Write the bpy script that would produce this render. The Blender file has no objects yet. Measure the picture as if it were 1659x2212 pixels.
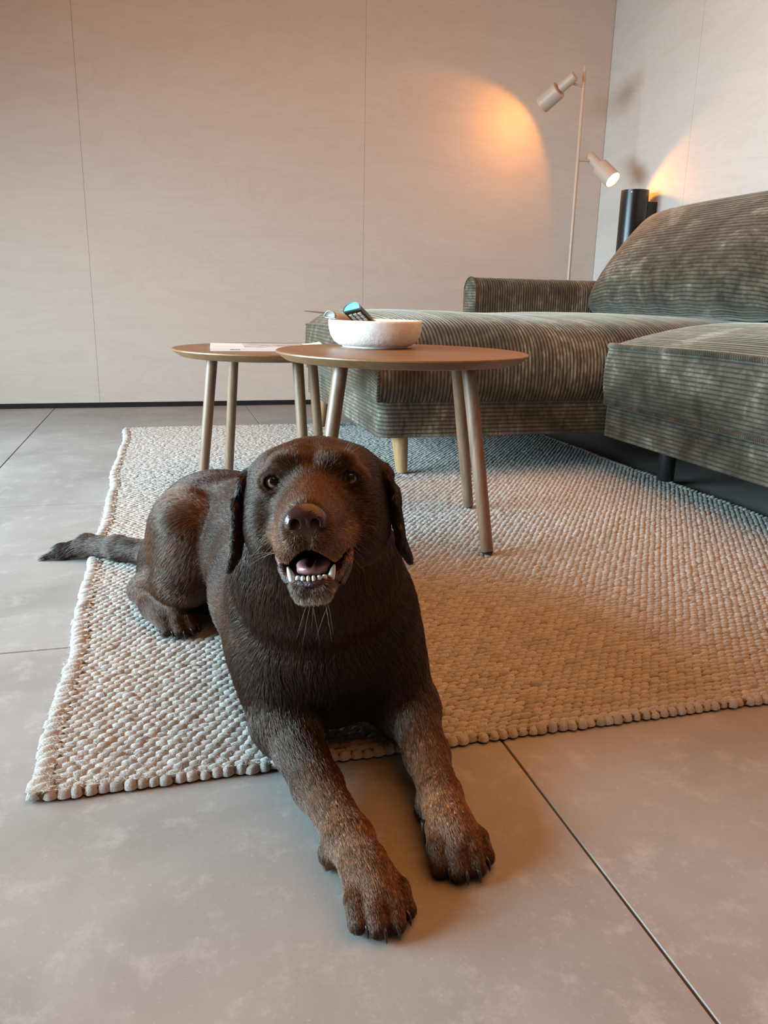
import bpy, math, random
import numpy as np
from mathutils import Vector, Matrix

random.seed(7)
rng = np.random.default_rng(11)
SC = bpy.context.scene
COL = SC.collection

# ------------------------------------------------------------------ camera
cd = bpy.data.cameras.new('camera')
cam = bpy.data.objects.new('camera', cd)
COL.objects.link(cam)
_rt = Vector((0.964240393, -0.264276569, 0.019958946))
_up = Vector((0.050653326, 0.257685999, 0.964900081))
_fw = Vector((0.260143624, 0.929384646, -0.261857736))
cam.matrix_world = Matrix(((_rt.x, _up.x, -_fw.x, 0.0), (_rt.y, _up.y, -_fw.y, 0.0),
                           (_rt.z, _up.z, -_fw.z, 0.525), (0, 0, 0, 1)))
cd.sensor_fit = 'HORIZONTAL'
cd.sensor_width = 36.0
cd.lens = 1700.0 / 1659.0 * 36.0
cd.clip_start = 0.02
SC.camera = cam

# ------------------------------------------------------------------ light and exposure
SC.view_settings.view_transform = 'Standard'
SC.view_settings.look = 'None'
SC.view_settings.exposure = 0.0
SC.view_settings.gamma = 1.0
SC.view_settings.use_curve_mapping = False
wd = bpy.data.worlds.new('daylight')
SC.world = wd
wd.use_nodes = True
wd.node_tree.nodes['Background'].inputs['Color'].default_value = (0.55, 0.7, 0.9, 1)
wd.node_tree.nodes['Background'].inputs['Strength'].default_value = 1.0


def area(name, loc, aim, sx, sy, power, color):
    l = bpy.data.lights.new(name, 'AREA')
    l.shape = 'RECTANGLE'
    l.size, l.size_y = sx, sy
    l.energy = power
    l.color = color
    o = bpy.data.objects.new(name, l)
    COL.objects.link(o)
    o.location = loc
    o.rotation_euler = (Vector(aim) - Vector(loc)).to_track_quat('-Z', 'Y').to_euler()
    return o


# cool daylight entering by the big window in the left wall (outside the frame)
wl_ = area('window_daylight', (-2.32, 1.75, 0.92), (0.9, 1.7, -0.30), 3.0, 1.0, 145, (0.60, 0.86, 1.0))
wl_.data.spread = math.radians(98)
# added warm overhead fill for the ambient light; no such fixture is seen
area('warm_fill_light', (0.75, 0.95, 2.52), (0.75, 0.95, 0), 2.8, 3.6, 84, (1.0, 0.385, 0.10))


# ------------------------------------------------------------------ helpers
def empty(name, label, cat, loc=(0, 0, 0), rz=0.0, group=None):
    o = bpy.data.objects.new(name, None)
    COL.objects.link(o)
    o.location = loc
    o.rotation_euler = (0, 0, rz)
    o.empty_display_size = 0.05
    tag(o, label, cat, group)
    return o


def tag(o, label=None, cat=None, group=None, kind=None):
    if label: o['label'] = label
    if cat: o['category'] = cat
    if group: o['group'] = group
    if kind: o['kind'] = kind
    return o


def mesh_obj(name, V, F, mat, parent=None, smooth=True):
    me = bpy.data.meshes.new(name)
    V = np.asarray(V, dtype=np.float32)
    if isinstance(F, np.ndarray) and F.ndim == 2:
        n = F.shape[1]
        me.vertices.add(len(V))
        me.vertices.foreach_set('co', V.ravel())
        me.loops.add(F.size)
        me.loops.foreach_set('vertex_index', F.astype(np.int32).ravel())
        me.polygons.add(len(F))
        me.polygons.foreach_set('loop_start', np.arange(0, F.size, n, dtype=np.int32))
        me.update(calc_edges=True)
    else:
        me.from_pydata([tuple(map(float, v)) for v in V], [], [tuple(int(i) for i in f) for f in F])
    me.validate()
    if smooth:
        me.polygons.foreach_set('use_smooth', np.ones(len(me.polygons), dtype=bool))
    me.update()
    o = bpy.data.objects.new(name, me)
    COL.objects.link(o)
    if mat: me.materials.append(mat)
    if parent: o.parent = parent
    return o


def color_attr(o, name, cols):
    a = o.data.attributes.new(name, 'FLOAT_COLOR', 'POINT')
    c = np.ones((len(cols), 4), dtype=np.float32)
    c[:, :cols.shape[1]] = cols
    a.data.foreach_set('color', c.ravel())


def grid_faces(nu, nv, wrap_u=False, wrap_v=False):
    iu = np.arange(nu if wrap_u else nu - 1)
    iv = np.arange(nv if wrap_v else nv - 1)
    A, B = np.meshgrid(iu, iv, indexing='ij')
    A2, B2 = (A + 1) % nu, (B + 1) % nv
    return np.stack([A * nv + B, A2 * nv + B, A2 * nv + B2, A * nv + B2], -1).reshape(-1, 4)


def box_geo(x0, x1, y0, y1, z0, z1, bev=0.0):
    """box with chamfered vertical and top edges (24 verts when bevelled)"""
    if bev <= 0:
        V = [(x0, y0, z0), (x1, y0, z0), (x1, y1, z0), (x0, y1, z0), (x0, y0, z1), (x1, y0, z1), (x1, y1, z1), (x0, y1, z1)]
        F = [(3, 2, 1, 0), (4, 5, 6, 7), (0, 1, 5, 4), (1, 2, 6, 5), (2, 3, 7, 6), (3, 0, 4, 7)]
        return V, F
    b = bev
    V = []
    for z, i in ((z0, 0), (z1 - b, 0), (z1, b)):
        V += [(x0 + i, y0 + i, z), (x1 - i, y0 + i, z), (x1 - i, y1 - i, z), (x0 + i, y1 - i, z)]
    F = [(3, 2, 1, 0), (8, 9, 10, 11)]
    for k in (0, 4):
        for j in range(4):
            a, c = j, (j + 1) % 4
            F.append((k + a, k + c, k + 4 + c, k + 4 + a))
    return V, F


def box(name, dims, mat, parent=None, bev=0.0):
    V, F = box_geo(*dims, bev=bev)
    return mesh_obj(name, V, F, mat, parent, smooth=False)


def lathe_geo(prof, seg=48, cap0=True, cap1=True):
    prof = np.array(prof, float)
    n = len(prof)
    a = np.linspace(0, 2 * np.pi, seg, endpoint=False)
    V = np.stack([np.outer(prof[:, 0], np.cos(a)), np.outer(prof[:, 0], np.sin(a)), np.repeat(prof[:, 1][:, None], seg, 1)], -1).reshape(-1, 3)
    F = []
    for i in range(n - 1):
        for j in range(seg):
            k = (j + 1) % seg
            F.append((i * seg + j, i * seg + k, (i + 1) * seg + k, (i + 1) * seg + j))
    if cap0: F.append(tuple(reversed(range(seg))))
    if cap1: F.append(tuple((n - 1) * seg + j for j in range(seg)))
    return V, F


def lathe(name, prof, mat, parent=None, seg=48, loc=(0, 0, 0), axis=None, cap0=True, cap1=True, sharp=0.6):
    V, F = lathe_geo(prof, seg, cap0, cap1)
    o = mesh_obj(name, V, F, mat, parent)
    o.location = loc
    if axis is not None:
        o.rotation_euler = Vector(axis).to_track_quat('Z', 'Y').to_euler()
    if sharp:
        o.data.set_sharp_from_angle(angle=sharp)
    return o


def frames(P):
    P = np.asarray(P, float)
    T = np.gradient(P, axis=0)
    T /= np.linalg.norm(T, axis=1)[:, None] + 1e-12
    ref = np.array([0, 0, 1.0]) if abs(T[0, 2]) < 0.9 else np.array([1.0, 0, 0])
    N = np.zeros_like(P)
    n = ref - T[0] * (ref @ T[0]); n /= np.linalg.norm(n)
    for i in range(len(P)):
        n = n - T[i] * (n @ T[i]); n /= np.linalg.norm(n)
        N[i] = n
    return T, N, np.cross(T, N)


def tube_geo(P, R, seg=12, caps=True):
    P = np.asarray(P, float)
    R = np.broadcast_to(np.asarray(R, float), (len(P),))
    T, N, B = frames(P)
    a = np.linspace(0, 2 * np.pi, seg, endpoint=False)
    V = (P[:, None, :] + R[:, None, None] * (np.cos(a)[None, :, None] * N[:, None, :] + np.sin(a)[None, :, None] * B[:, None, :])).reshape(-1, 3)
    F = [tuple(f) for f in grid_faces(len(P), seg, wrap_v=True)]
    if caps:
        F.append(tuple(reversed(range(seg))))
        F.append(tuple((len(P) - 1) * seg + j for j in range(seg)))
    return V, F


def tube(name, P, R, mat, parent=None, seg=12):
    V, F = tube_geo(P, R, seg)
    o = mesh_obj(name, V, F, mat, parent)
    o.data.set_sharp_from_angle(angle=0.8)
    return o


def smooth_path(pts, n):
    """Catmull-Rom through pts, resampled evenly to n points"""
    P = np.array(pts, float)
    Q = np.vstack([2 * P[0] - P[1], P, 2 * P[-1] - P[-2]])
    out = []
    for i in range(1, len(Q) - 2):
        t = np.linspace(0, 1, 24, endpoint=False)[:, None]
        p0, p1, p2, p3 = Q[i - 1], Q[i], Q[i + 1], Q[i + 2]
        out.append(0.5 * ((2 * p1) + (-p0 + p2) * t + (2 * p0 - 5 * p1 + 4 * p2 - p3) * t ** 2 + (-p0 + 3 * p1 - 3 * p2 + p3) * t ** 3))
    out = np.vstack(out + [P[-1:]])
    s = np.concatenate([[0], np.cumsum(np.linalg.norm(np.diff(out, axis=0), axis=1))])
    u = np.linspace(0, s[-1], n)
    return np.stack([np.interp(u, s, out[:, k]) for k in range(P.shape[1])], 1)


# ------------------------------------------------------------------ materials
class M:
    """small node-graph builder"""
    def __init__(s, name):
        s.m = bpy.data.materials.new(name)
        s.m.use_nodes = True
        s.nt = s.m.node_tree
        s.b = s.nt.nodes['Principled BSDF']

    def n(s, t, **kw):
        nd = s.nt.nodes.new(t)
        for k, v in kw.items():
            if k in nd.inputs.keys() if isinstance(k, str) else False:
                nd.inputs[k].default_value = v
            else:
                setattr(nd, k, v)
        return nd

    def l(s, a, b): s.nt.links.new(a, b)

    def set(s, **kw):
        for k, v in kw.items():
            s.b.inputs[k.replace('_', ' ')].default_value = v
        return s

    def coord(s, kind='Object', scale=(1, 1, 1)):
        tc = s.n('ShaderNodeTexCoord')
        mp = s.n('ShaderNodeMapping')
        mp.inputs['Scale'].default_value = scale
        s.l(tc.outputs[kind], mp.inputs['Vector'])
        return mp.outputs[0]

    def noise(s, vec, scale=5.0, detail=4.0, rough=0.5, dist=0.0):
        nd = s.n('ShaderNodeTexNoise')
        nd.inputs['Scale'].default_value = scale
        nd.inputs['Detail'].default_value = detail
        nd.inputs['Roughness'].default_value = rough
        nd.inputs['Distortion'].default_value = dist
        if vec is not None: s.l(vec, nd.inputs['Vector'])
        return nd.outputs['Fac']

    def ramp(s, fac, stops):
        r = s.n('ShaderNodeValToRGB')
        e = r.color_ramp.elements
        e[0].position, e[0].color = stops[0][0], (*stops[0][1], 1)
        e[1].position, e[1].color = stops[-1][0], (*stops[-1][1], 1)
        for p, c in stops[1:-1]:
            x = e.new(p); x.color = (*c, 1)
        s.l(fac, r.inputs[0])
        return r.outputs[0]

    def mix(s, fac, a, b, mode='MIX'):
        m = s.n('ShaderNodeMix', data_type='RGBA', blend_type=mode)
        for val, idx in ((fac, 0), (a, 6), (b, 7)):
            if isinstance(val, (int, float)): m.inputs[idx].default_value = val
            elif isinstance(val, tuple): m.inputs[idx].default_value = (*val, 1)
            else: s.l(val, m.inputs[idx])
        return m.outputs[2]

    def math(s, op, a, b=0.0):
        m = s.n('ShaderNodeMath', operation=op)
        for v, i in ((a, 0), (b, 1)):
            if isinstance(v, (int, float)): m.inputs[i].default_value = v
            else: s.l(v, m.inputs[i])
        return m.outputs[0]

    def bump(s, h, strength=0.3, dist=0.01, normal=None):
        b = s.n('ShaderNodeBump')
        b.inputs['Strength'].default_value = strength
        b.inputs['Distance'].default_value = dist
        s.l(h, b.inputs['Height'])
        if normal is not None: s.l(normal, b.inputs['Normal'])
        s.l(b.outputs[0], s.b.inputs['Normal'])
        return b.outputs[0]

    def color(s, c):
        if isinstance(c, tuple): s.b.inputs['Base Color'].default_value = (*c, 1)
        else: s.l(c, s.b.inputs['Base Color'])
        return s


def plain(name, col, rough=0.5, **kw):
    m = M(name)
    m.color(col)
    m.set(Roughness=rough, **kw)
    return m.m


def mat_plywood():
    m = M('birch_plywood')
    v = m.coord('Object', (1.0, 1.0, 5.0))
    n1 = m.noise(v, 1.3, 5, 0.55, 1.2)
    rings = m.math('FRACT', m.math('MULTIPLY', n1, 9.0))
    line = m.ramp(rings, [(0.0, (0.555, 0.50, 0.445)), (0.35, (0.615, 0.565, 0.515)), (0.9, (0.59, 0.535, 0.48)), (1.0, (0.555, 0.50, 0.445))])
    fine = m.noise(m.coord('Object', (3.0, 3.0, 60.0)), 6.0, 3, 0.6)
    c = m.mix(0.55, m.ramp(n1, [(0.3, (0.57, 0.52, 0.465)), (0.7, (0.615, 0.57, 0.52))]), line)
    c = m.mix(m.math('MULTIPLY', fine, 0.16), c, (0.46, 0.40, 0.345))
    m.color(c)
    m.set(Roughness=0.62)
    m.b.inputs['Specular IOR Level'].default_value = 0.25
    m.bump(fine, 0.08, 0.002)
    return m.m


def mat_tile():
    m = M('concrete_look_tile')
    v = m.coord('Object')
    n1 = m.noise(v, 3.2, 7, 0.6, 0.4)
    n2 = m.noise(v, 17.0, 9, 0.78)
    n3 = m.noise(v, 230.0, 4, 0.65)
    c = m.ramp(n1, [(0.30, (0.195, 0.181, 0.165)), (0.5, (0.235, 0.22, 0.203)), (0.72, (0.29, 0.273, 0.252))])
    c = m.mix(m.math('MULTIPLY', m.ramp(n2, [(0.52, (0, 0, 0)), (0.68, (1, 1, 1))]), 0.40), c, (0.42, 0.40, 0.375))
    c = m.mix(m.math('MULTIPLY', m.ramp(n3, [(0.60, (0, 0, 0)), (0.72, (1, 1, 1))]), 0.30), c, (0.45, 0.43, 0.40))
    m.color(c)
    r = m.ramp(n1, [(0.2, (0.50,) * 3), (0.8, (0.62,) * 3)])
    m.l(r, m.b.inputs['Roughness'])
    m.b.inputs['Specular IOR Level'].default_value = 0.35
    m.bump(n3, 0.05, 0.001)
    return m.m


def mat_oak(name, scale=(6, 60, 6), dark=(0.15, 0.075, 0.034), light=(0.27, 0.15, 0.075)):
    m = M(name)
    n1 = m.noise(m.coord('Object', scale), 1.0, 6, 0.62, 0.6)
    n2 = m.noise(m.coord('Object', tuple(k * 5 for k in scale)), 1.0, 3, 0.6)
    c = m.ramp(n1, [(0.3, dark), (0.7, light)])
    c = m.mix(m.math('MULTIPLY', m.ramp(n2, [(0.5, (0, 0, 0)), (0.75, (1, 1, 1))]), 0.4), c, tuple(k * 0.55 for k in dark))
    m.color(c)
    m.set(Roughness=0.42)
    m.bump(n2, 0.08, 0.001)
    return m.m


def mat_cord():
    m = M('olive_corduroy')
    v = m.coord('Object')
    nap = m.noise(v, 4.2, 4, 0.6, 0.7)
    nap2 = m.noise(m.coord('Object', (3, 1, 1)), 26.0, 4, 0.65, 0.5)
    f = m.math('ADD', m.math('MULTIPLY', nap, 0.62), m.math('MULTIPLY', nap2, 0.38))
    c = m.ramp(f, [(0.38, (0.034, 0.028, 0.019)), (0.47, (0.072, 0.062, 0.045)), (0.54, (0.112, 0.097, 0.070)), (0.63, (0.25, 0.232, 0.185))])
    # the valleys between the wales are mixed towards a darker colour
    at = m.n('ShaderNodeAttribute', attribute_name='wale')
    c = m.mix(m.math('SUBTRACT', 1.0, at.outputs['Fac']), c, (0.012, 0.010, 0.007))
    m.color(c)
    m.set(Roughness=0.85)
    m.b.inputs['Specular IOR Level'].default_value = 0.15
    m.b.inputs['Sheen Weight'].default_value = 0.6
    m.b.inputs['Sheen Roughness'].default_value = 0.4
    m.b.inputs['Sheen Tint'].default_value = (0.80, 0.74, 0.60, 1)
    fz = m.noise(v, 420.0, 2, 0.6)
    m.bump(fz, 0.35, 0.001)
    return m.m


def mat_wool():
    m = M('wool_yarn')
    at = m.n('ShaderNodeAttribute', attribute_name='tone')
    v = m.coord('Object')
    st = m.noise(m.coord('Object', (1.0, 2.2, 1.0)), 480.0, 3, 0.7)
    c = m.mix(at.outputs['Fac'], (0.40, 0.375, 0.335), (0.68, 0.65, 0.605))
    c = m.mix(m.math('MULTIPLY', m.ramp(st, [(0.35, (1, 1, 1)), (0.6, (0, 0, 0))]), 0.5), c, (0.30, 0.275, 0.24))
    m.color(c)
    m.set(Roughness=0.95)
    m.b.inputs['Specular IOR Level'].default_value = 0.1
    m.b.inputs['Sheen Weight'].default_value = 0.25
    m.bump(st, 1.0, 0.003)
    return m.m


PLY = mat_plywood()
TILE = mat_tile()
CORD = mat_cord()
WOOL = mat_wool()
OAK_TOP = mat_oak('oak_top', (5, 38, 5), (0.15, 0.070, 0.025), (0.235, 0.118, 0.048))
OAK_LEG = mat_oak('oak_leg', (70, 70, 3), (0.135, 0.070, 0.037), (0.24, 0.14, 0.082))
BEECH = mat_oak('beech_leg', (50, 50, 3), (0.36, 0.19, 0.08), (0.48, 0.28, 0.14))
BLACK = plain('black_metal', (0.012, 0.012, 0.013), 0.38)
GROUT = plain('dark_grout', (0.045, 0.04, 0.035), 0.9)
GAP = plain('black_recess', (0.006, 0.006, 0.006), 0.8)
WGAP = plain('ply_batten', (0.30, 0.22, 0.16), 0.8)
CEIL = plain('timber_ceiling', (0.26, 0.15, 0.075), 0.7)
PLASTER = plain('plain_wall', (0.12, 0.09, 0.065), 0.8)
JUTE = plain('jute_backing', (0.13, 0.085, 0.048), 0.95)
LAMP = plain('beige_lacquer', (0.50, 0.40, 0.315), 0.45)


# ------------------------------------------------------------------ the room
def structure(name, dims, mat, bev=0.0):
    return tag(box(name, dims, mat, None, bev), kind='structure')


XR, YB = 2.235, 3.94
floor = structure('floor', (-2.3, XR + 0.2, -1.7, YB + 0.2, -0.06, -0.0015), GROUT)
xs = [-2.2, -1.383, -0.5014, 0.3795, 1.2605, 2.1415, 2.40]
ys = [-1.5, -0.6065, 0.2935, 1.1935, 2.0935, 2.9935, 3.8935, 4.10]
for i in range(len(xs) - 1):
    for j in range(len(ys) - 1):
        g = 0.0015
        V, F = box_geo(xs[i] + g, xs[i + 1] - g, ys[j] + g, ys[j + 1] - g, -0.012, 0.0, 0.0008)
        mesh_obj('tile', V, F, TILE, floor, smooth=False)

wall_back = structure('wall_back', (-2.22, XR + 0.3, YB + 0.013, YB + 0.16, 0.0, 2.6), WGAP)
edges = [-2.19, -1.57, -0.300, 0.970, XR + 0.0]
for a, b in zip(edges[:-1], edges[1:]):
    V, F = box_geo(a + 0.0006, b - 0.0004, -0.012, 0.001, 0.024, 2.6)
    o = mesh_obj('panel', V, F, PLY, wall_back, smooth=False)
    o.location = (0, YB + 0.012, 0)
baseboard = structure('baseboard_back', (-2.2, XR, YB + 0.003, YB + 0.02, 0.0, 0.022), BLACK)

wall_right = structure('wall_right', (XR + 0.013, XR + 0.16, -1.7, YB + 0.16, 0.0, 2.6), WGAP)
edges = [-1.7, -0.59, 0.68, 1.949, 3.219, YB - 0.001]
for a, b in zip(edges[:-1], edges[1:]):
    V, F = box_geo(-0.012, 0.001, a + 0.0005, b - 0.0005, 0.024, 2.6)
    o = mesh_obj('panel', V, F, PLY, wall_right, smooth=False)
    o.location = (XR + 0.012, 0, 0)

# left wall with the big window, rear wall, ceiling: all outside the frame
def joined(name, boxes, mat):
    V, F = [], []
    for d in boxes:
        v, f = box_geo(*d)
        F += [tuple(i + len(V) for i in q) for q in f]
        V += v
    return tag(mesh_obj(name, V, F, mat, smooth=False), kind='structure')


joined('wall_left', ((-2.3, -2.2, -1.7, 0.3, 0, 2.6), (-2.3, -2.2, 3.4, YB + 0.16, 0, 2.6), (-2.3, -2.2, 0.3, 3.4, 1.4, 2.6), (-2.3, -2.2, 0.3, 3.4, 0, 0.3)), PLASTER)
joined('window_1', ((-2.27, -2.23, 0.3, 0.34, 0.3, 1.4), (-2.27, -2.23, 3.36, 3.4, 0.3, 1.4), (-2.27, -2.23, 0.34, 3.36, 1.36, 1.4), (-2.27, -2.23, 0.34, 3.36, 0.3, 0.34)), BLACK)
structure('wall_rear', (-2.3, XR + 0.16, -1.8, -1.7, 0, 2.6), PLASTER)
structure('ceiling', (-2.3, XR + 0.16, -1.8, YB + 0.16, 2.6, 2.7), CEIL)


# ------------------------------------------------------------------ rug
def stitches(C, LX, LY, H, ang, nl, na):
    """many low half-ellipsoids in one mesh: centres C, half sizes, long axis turned by ang"""
    N = len(C)
    t = np.linspace(-1, 1, nl + 1)
    a = np.linspace(0, np.pi, na + 1)
    r = np.sqrt(np.clip(1 - np.abs(t) ** 2.2, 0.0, 1)) * 0.985 + 0.015
    lx = np.repeat(t, na + 1)
    ly = (r[:, None] * np.cos(a)[None]).ravel()
    lz = (r[:, None] * np.sin(a)[None]).ravel()
    ca, sa = np.cos(ang)[:, None], np.sin(ang)[:, None]
    X = lx[None] * LX[:, None]; Y = ly[None] * LY[:, None]; Z = lz[None] * H[:, None]
    V = np.stack([C[:, 0:1] + X * ca - Y * sa, C[:, 1:2] + X * sa + Y * ca, C[:, 2:3] + Z], -1).reshape(-1, 3)
    f = grid_faces(nl + 1, na + 1)[:, ::-1]
    k = (nl + 1) * (na + 1)
    F = (f[None] + (np.arange(N) * k)[:, None, None]).reshape(-1, 4)
    return V, F, k


def tone_attr(o, vals, k):
    at = o.data.attributes.new('tone', 'FLOAT', 'POINT')
    at.data.foreach_set('value', np.repeat(vals, k).astype(np.float32))


RX0, RX1, RY0, RY1 = -0.160, 1.447, 0.792, 3.25
rug = empty('rug', 'large pale grey-cream woven wool rug under the dog and the tables, on the tiles', 'rug', ((RX0 + RX1) / 2, (RY0 + RY1) / 2, 0))
ro = Vector(rug.location)


def build_rug():
    px, py = 0.0145, 0.0106
    # a gentle wave along the long edges, as a soft rug lies
    def wob(y): return 0.004 * np.sin(y * 7.0) + 0.0025 * np.sin(y * 17.0 + 1.0)
    yy = np.linspace(RY0 + 0.004, RY1 - 0.004, 60)
    L = np.stack([RX0 + 0.006 + wob(yy), yy], 1); R = np.stack([RX1 - 0.004 + wob(yy + 2), yy], 1)
    V = []
    for z in (0.0015, 0.009):
        V += [(x, y, z) for x, y in L] + [(x, y, z) for x, y in R]
    V = np.array(V) - np.array(ro)
    n = 60
    F = []
    for i in range(n - 1):
        F.append((2 * n + i, 3 * n + i, 3 * n + i + 1, 2 * n + i + 1))
        F.append((i + 1, n + i + 1, n + i, i))
        F.append((i, 2 * n + i, 2 * n + i + 1, i + 1))
        F.append((n + i + 1, 3 * n + i + 1, 3 * n + i, n + i))
    F.append((0, n, 3 * n, 2 * n)); F.append((2 * n - 1, n - 1, 3 * n - 1, 4 * n - 1))
    mesh_obj('backing', V, F, JUTE, rug, smooth=False)
    rows = np.arange(RY0 + 0.012, RY1 - 0.006, py)
    near, far = [], []
    for r, y in enumerate(rows):
        x = np.arange(RX0 + 0.020, RX1 - 0.018, px) + (0.5 if r % 2 else 0.0) * px
        x = x + rng.normal(0, 0.0007, len(x)) + wob(y) * (1 - (x - RX0) / (RX1 - RX0))
        c = np.stack([x, y + rng.normal(0, 0.0006, len(x)), np.full(len(x), 0.0075)], 1)
        (near if y < 1.75 else far).append(c)
    parts = []
    for lst, nl, na in ((near, 5, 4), (far, 4, 3)):
        C = np.vstack(lst)
        N = len(C)
        V, F, k = stitches(C - np.array(ro), rng.normal(px * 0.78, 0.0010, N), rng.normal(py * 0.42, 0.0004, N),
                           np.clip(rng.normal(0.0064, 0.0008, N), 0.004, 0.009), rng.normal(0.13, 0.06, N), nl, na)
        parts.append((V, F, np.repeat(np.clip(rng.normal(0.62, 0.2, N), 0, 1), k)))
    off = len(parts[0][0])
    o = mesh_obj('weave', np.vstack([parts[0][0], parts[1][0]]), np.vstack([parts[0][1], parts[1][1] + off]), WOOL, rug)
    at = o.data.attributes.new('tone', 'FLOAT', 'POINT')
    at.data.foreach_set('value', np.concatenate([parts[0][2], parts[1][2]]).astype(np.float32))
    tag(o, 'dense cream wool weave of small oval stitches', kind='stuff')
    # overcast loops along the two long edges
    C, A, T = [], [], []
    for y in np.arange(RY0 + 0.012, RY1 - 0.005, 0.0165):
        C.append((RX0 + 0.009 + wob(y) + rng.normal(0, 0.0012), y + rng.normal(0, 0.001), 0.0035)); A.append(0.42 + rng.normal(0, 0.12))
        C.append((RX1 - 0.006 + wob(y + 2), y, 0.0035)); A.append(0.42 + rng.normal(0, 0.1))
    C = np.array(C); N = len(C)
    V, F, k = stitches(C - np.array(ro), rng.normal(0.0150, 0.001, N), rng.normal(0.0082, 0.0005, N), rng.normal(0.0120, 0.0008, N), np.array(A), 8, 8)
    o = mesh_obj('side_binding', V, F, WOOL, rug)
    tone_attr(o, np.clip(rng.normal(0.66, 0.12, N), 0, 1), k)
    tag(o, 'thick overcast loops along the rug edge', kind='stuff')
    # short jute ties showing between the loops
    C2 = C[0::2] + np.array([0.0125, 0.008, 0.0035])
    V, F, k = stitches(C2 - np.array(ro), np.full(len(C2), 0.0050), np.full(len(C2), 0.0028), np.full(len(C2), 0.0075), rng.normal(0.5, 0.3, len(C2)), 5, 5)
    o = mesh_obj('jute_tie', V, F, JUTE, rug)
    tag(o, 'brown jute ties between the edge loops', kind='stuff')
    # row of fat knots along the short edges
    C, T = [], []
    for yk in (RY0 + 0.006, RY1 - 0.006):
        for x in np.arange(RX0 + 0.020, RX1 - 0.012, 0.0134):
            C.append((x + rng.normal(0, 0.0008), yk + rng.normal(0, 0.0008), 0.003))
    C = np.array(C); N = len(C)
    V, F, k = stitches(C - np.array(ro), rng.normal(0.0082, 0.0008, N), rng.normal(0.0068, 0.0006, N), rng.normal(0.0092, 0.0010, N), rng.normal(0.35, 0.2, N), 7, 7)
    o = mesh_obj('end_knots', V, F, WOOL, rug)
    tone_attr(o, np.clip(rng.normal(0.52, 0.15, N), 0, 1), k)
    tag(o, 'row of fat wool knots along the rug end', kind='stuff')
    # loose wool fibres standing off the weave and the edges
    n = 16000
    near_edge = rng.random(n) < 0.16
    fx = np.where(near_edge, RX0 + rng.random(n) * 0.02, RX0 + rng.random(n) ** 1.3 * (RX1 - RX0 - 0.02))
    fy = RY0 + 0.004 + rng.random(n) ** 2.2 * 1.7
    P0 = np.stack([fx, fy, np.full(n, 0.0125)], 1) - np.array(ro)
    d = rng.normal(0, 1, (n, 3)); d[:, 2] = np.abs(d[:, 2]) * 0.6 + 0.1
    d[:, 0] -= near_edge * 0.8
    d /= np.linalg.norm(d, axis=1)[:, None]
    ln = rng.uniform(0.003, 0.009, n)[:, None]
    bend = rng.normal(0, 0.5, (n, 3)); bend[:, 2] = -np.abs(bend[:, 2])
    pts = np.stack([P0, P0 + d * ln * 0.5 + bend * ln * 0.08, P0 + d * ln + bend * ln * 0.35], 1)
    pts[:, :, 2] = np.maximum(pts[:, :, 2], 0.004)
    cu = bpy.data.hair_curves.new('fuzz')
    cu.add_curves([3] * n)
    cu.points.foreach_set('position', pts.astype(np.float32).ravel())
    ra = cu.attributes.get('radius') or cu.attributes.new('radius', 'FLOAT', 'POINT')
    ra.data.foreach_set('value', np.tile(np.array([0.00014, 0.00012, 0.00006], np.float32), n))
    o = bpy.data.objects.new('fuzz', cu)
    COL.objects.link(o)
    cu.materials.append(plain('wool_fibre', (0.6, 0.57, 0.52), 0.9))
    o.parent = rug
    tag(o, 'loose wool fibres', kind='stuff')


build_rug()


# ------------------------------------------------------------------ corduroy sofa
WALE = 0.0112
RIB = np.array([0.0, 0.66, 0.94, 1.0, 0.94, 0.66])


def ribbed(name, fn, length, nv, parent, flip=False, amp=0.0021, wale=WALE, wrap_v=False, mat=None):
    """surface fn(u, v) -> points, u in metres across the wales, v in 0..1 along them; wales are modelled"""
    nr = max(2, int(round(length / wale)))
    prof = np.concatenate([np.tile(RIB, nr), [0.0]])
    U = np.linspace(0, length, len(prof))
    Vv = np.linspace(0, 1, nv, endpoint=not wrap_v)
    UU, VV = np.meshgrid(U, Vv, indexing='ij')
    P = fn(UU, VV)
    e = 1e-4
    du = fn(np.clip(UU + e, 0, length), VV) - fn(np.clip(UU - e, 0, length), VV)
    ve = 2e-3
    dv = (fn(UU, VV + ve) - fn(UU, VV - ve)) if wrap_v else (fn(UU, np.clip(VV + ve, 0, 1)) - fn(UU, np.clip(VV - ve, 0, 1)))
    N = np.cross(du, dv)
    N /= np.linalg.norm(N, axis=-1, keepdims=True) + 1e-12
    if flip: N = -N
    wob = rng.normal(0, 0.12, (nr * 6 + 1, 1)) * amp
    P = P + N * (prof[:, None, None] * amp + wob[..., None] * (prof[:, None, None] > 0))
    F = grid_faces(len(U), nv, wrap_v=wrap_v)
    if flip: F = F[:, ::-1]
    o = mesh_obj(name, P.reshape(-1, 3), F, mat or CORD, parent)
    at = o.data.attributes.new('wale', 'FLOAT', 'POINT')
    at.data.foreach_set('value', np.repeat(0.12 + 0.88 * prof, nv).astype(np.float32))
    return o


def path_fn(pts, n=200):
    """returns v -> point on the smoothed polyline (array friendly)"""
    Q = smooth_path(pts, n)
    t = np.linspace(0, 1, n)
    return lambda v: np.stack([np.interp(v, t, Q[:, k]) for k in range(Q.shape[1])], -1)


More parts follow.
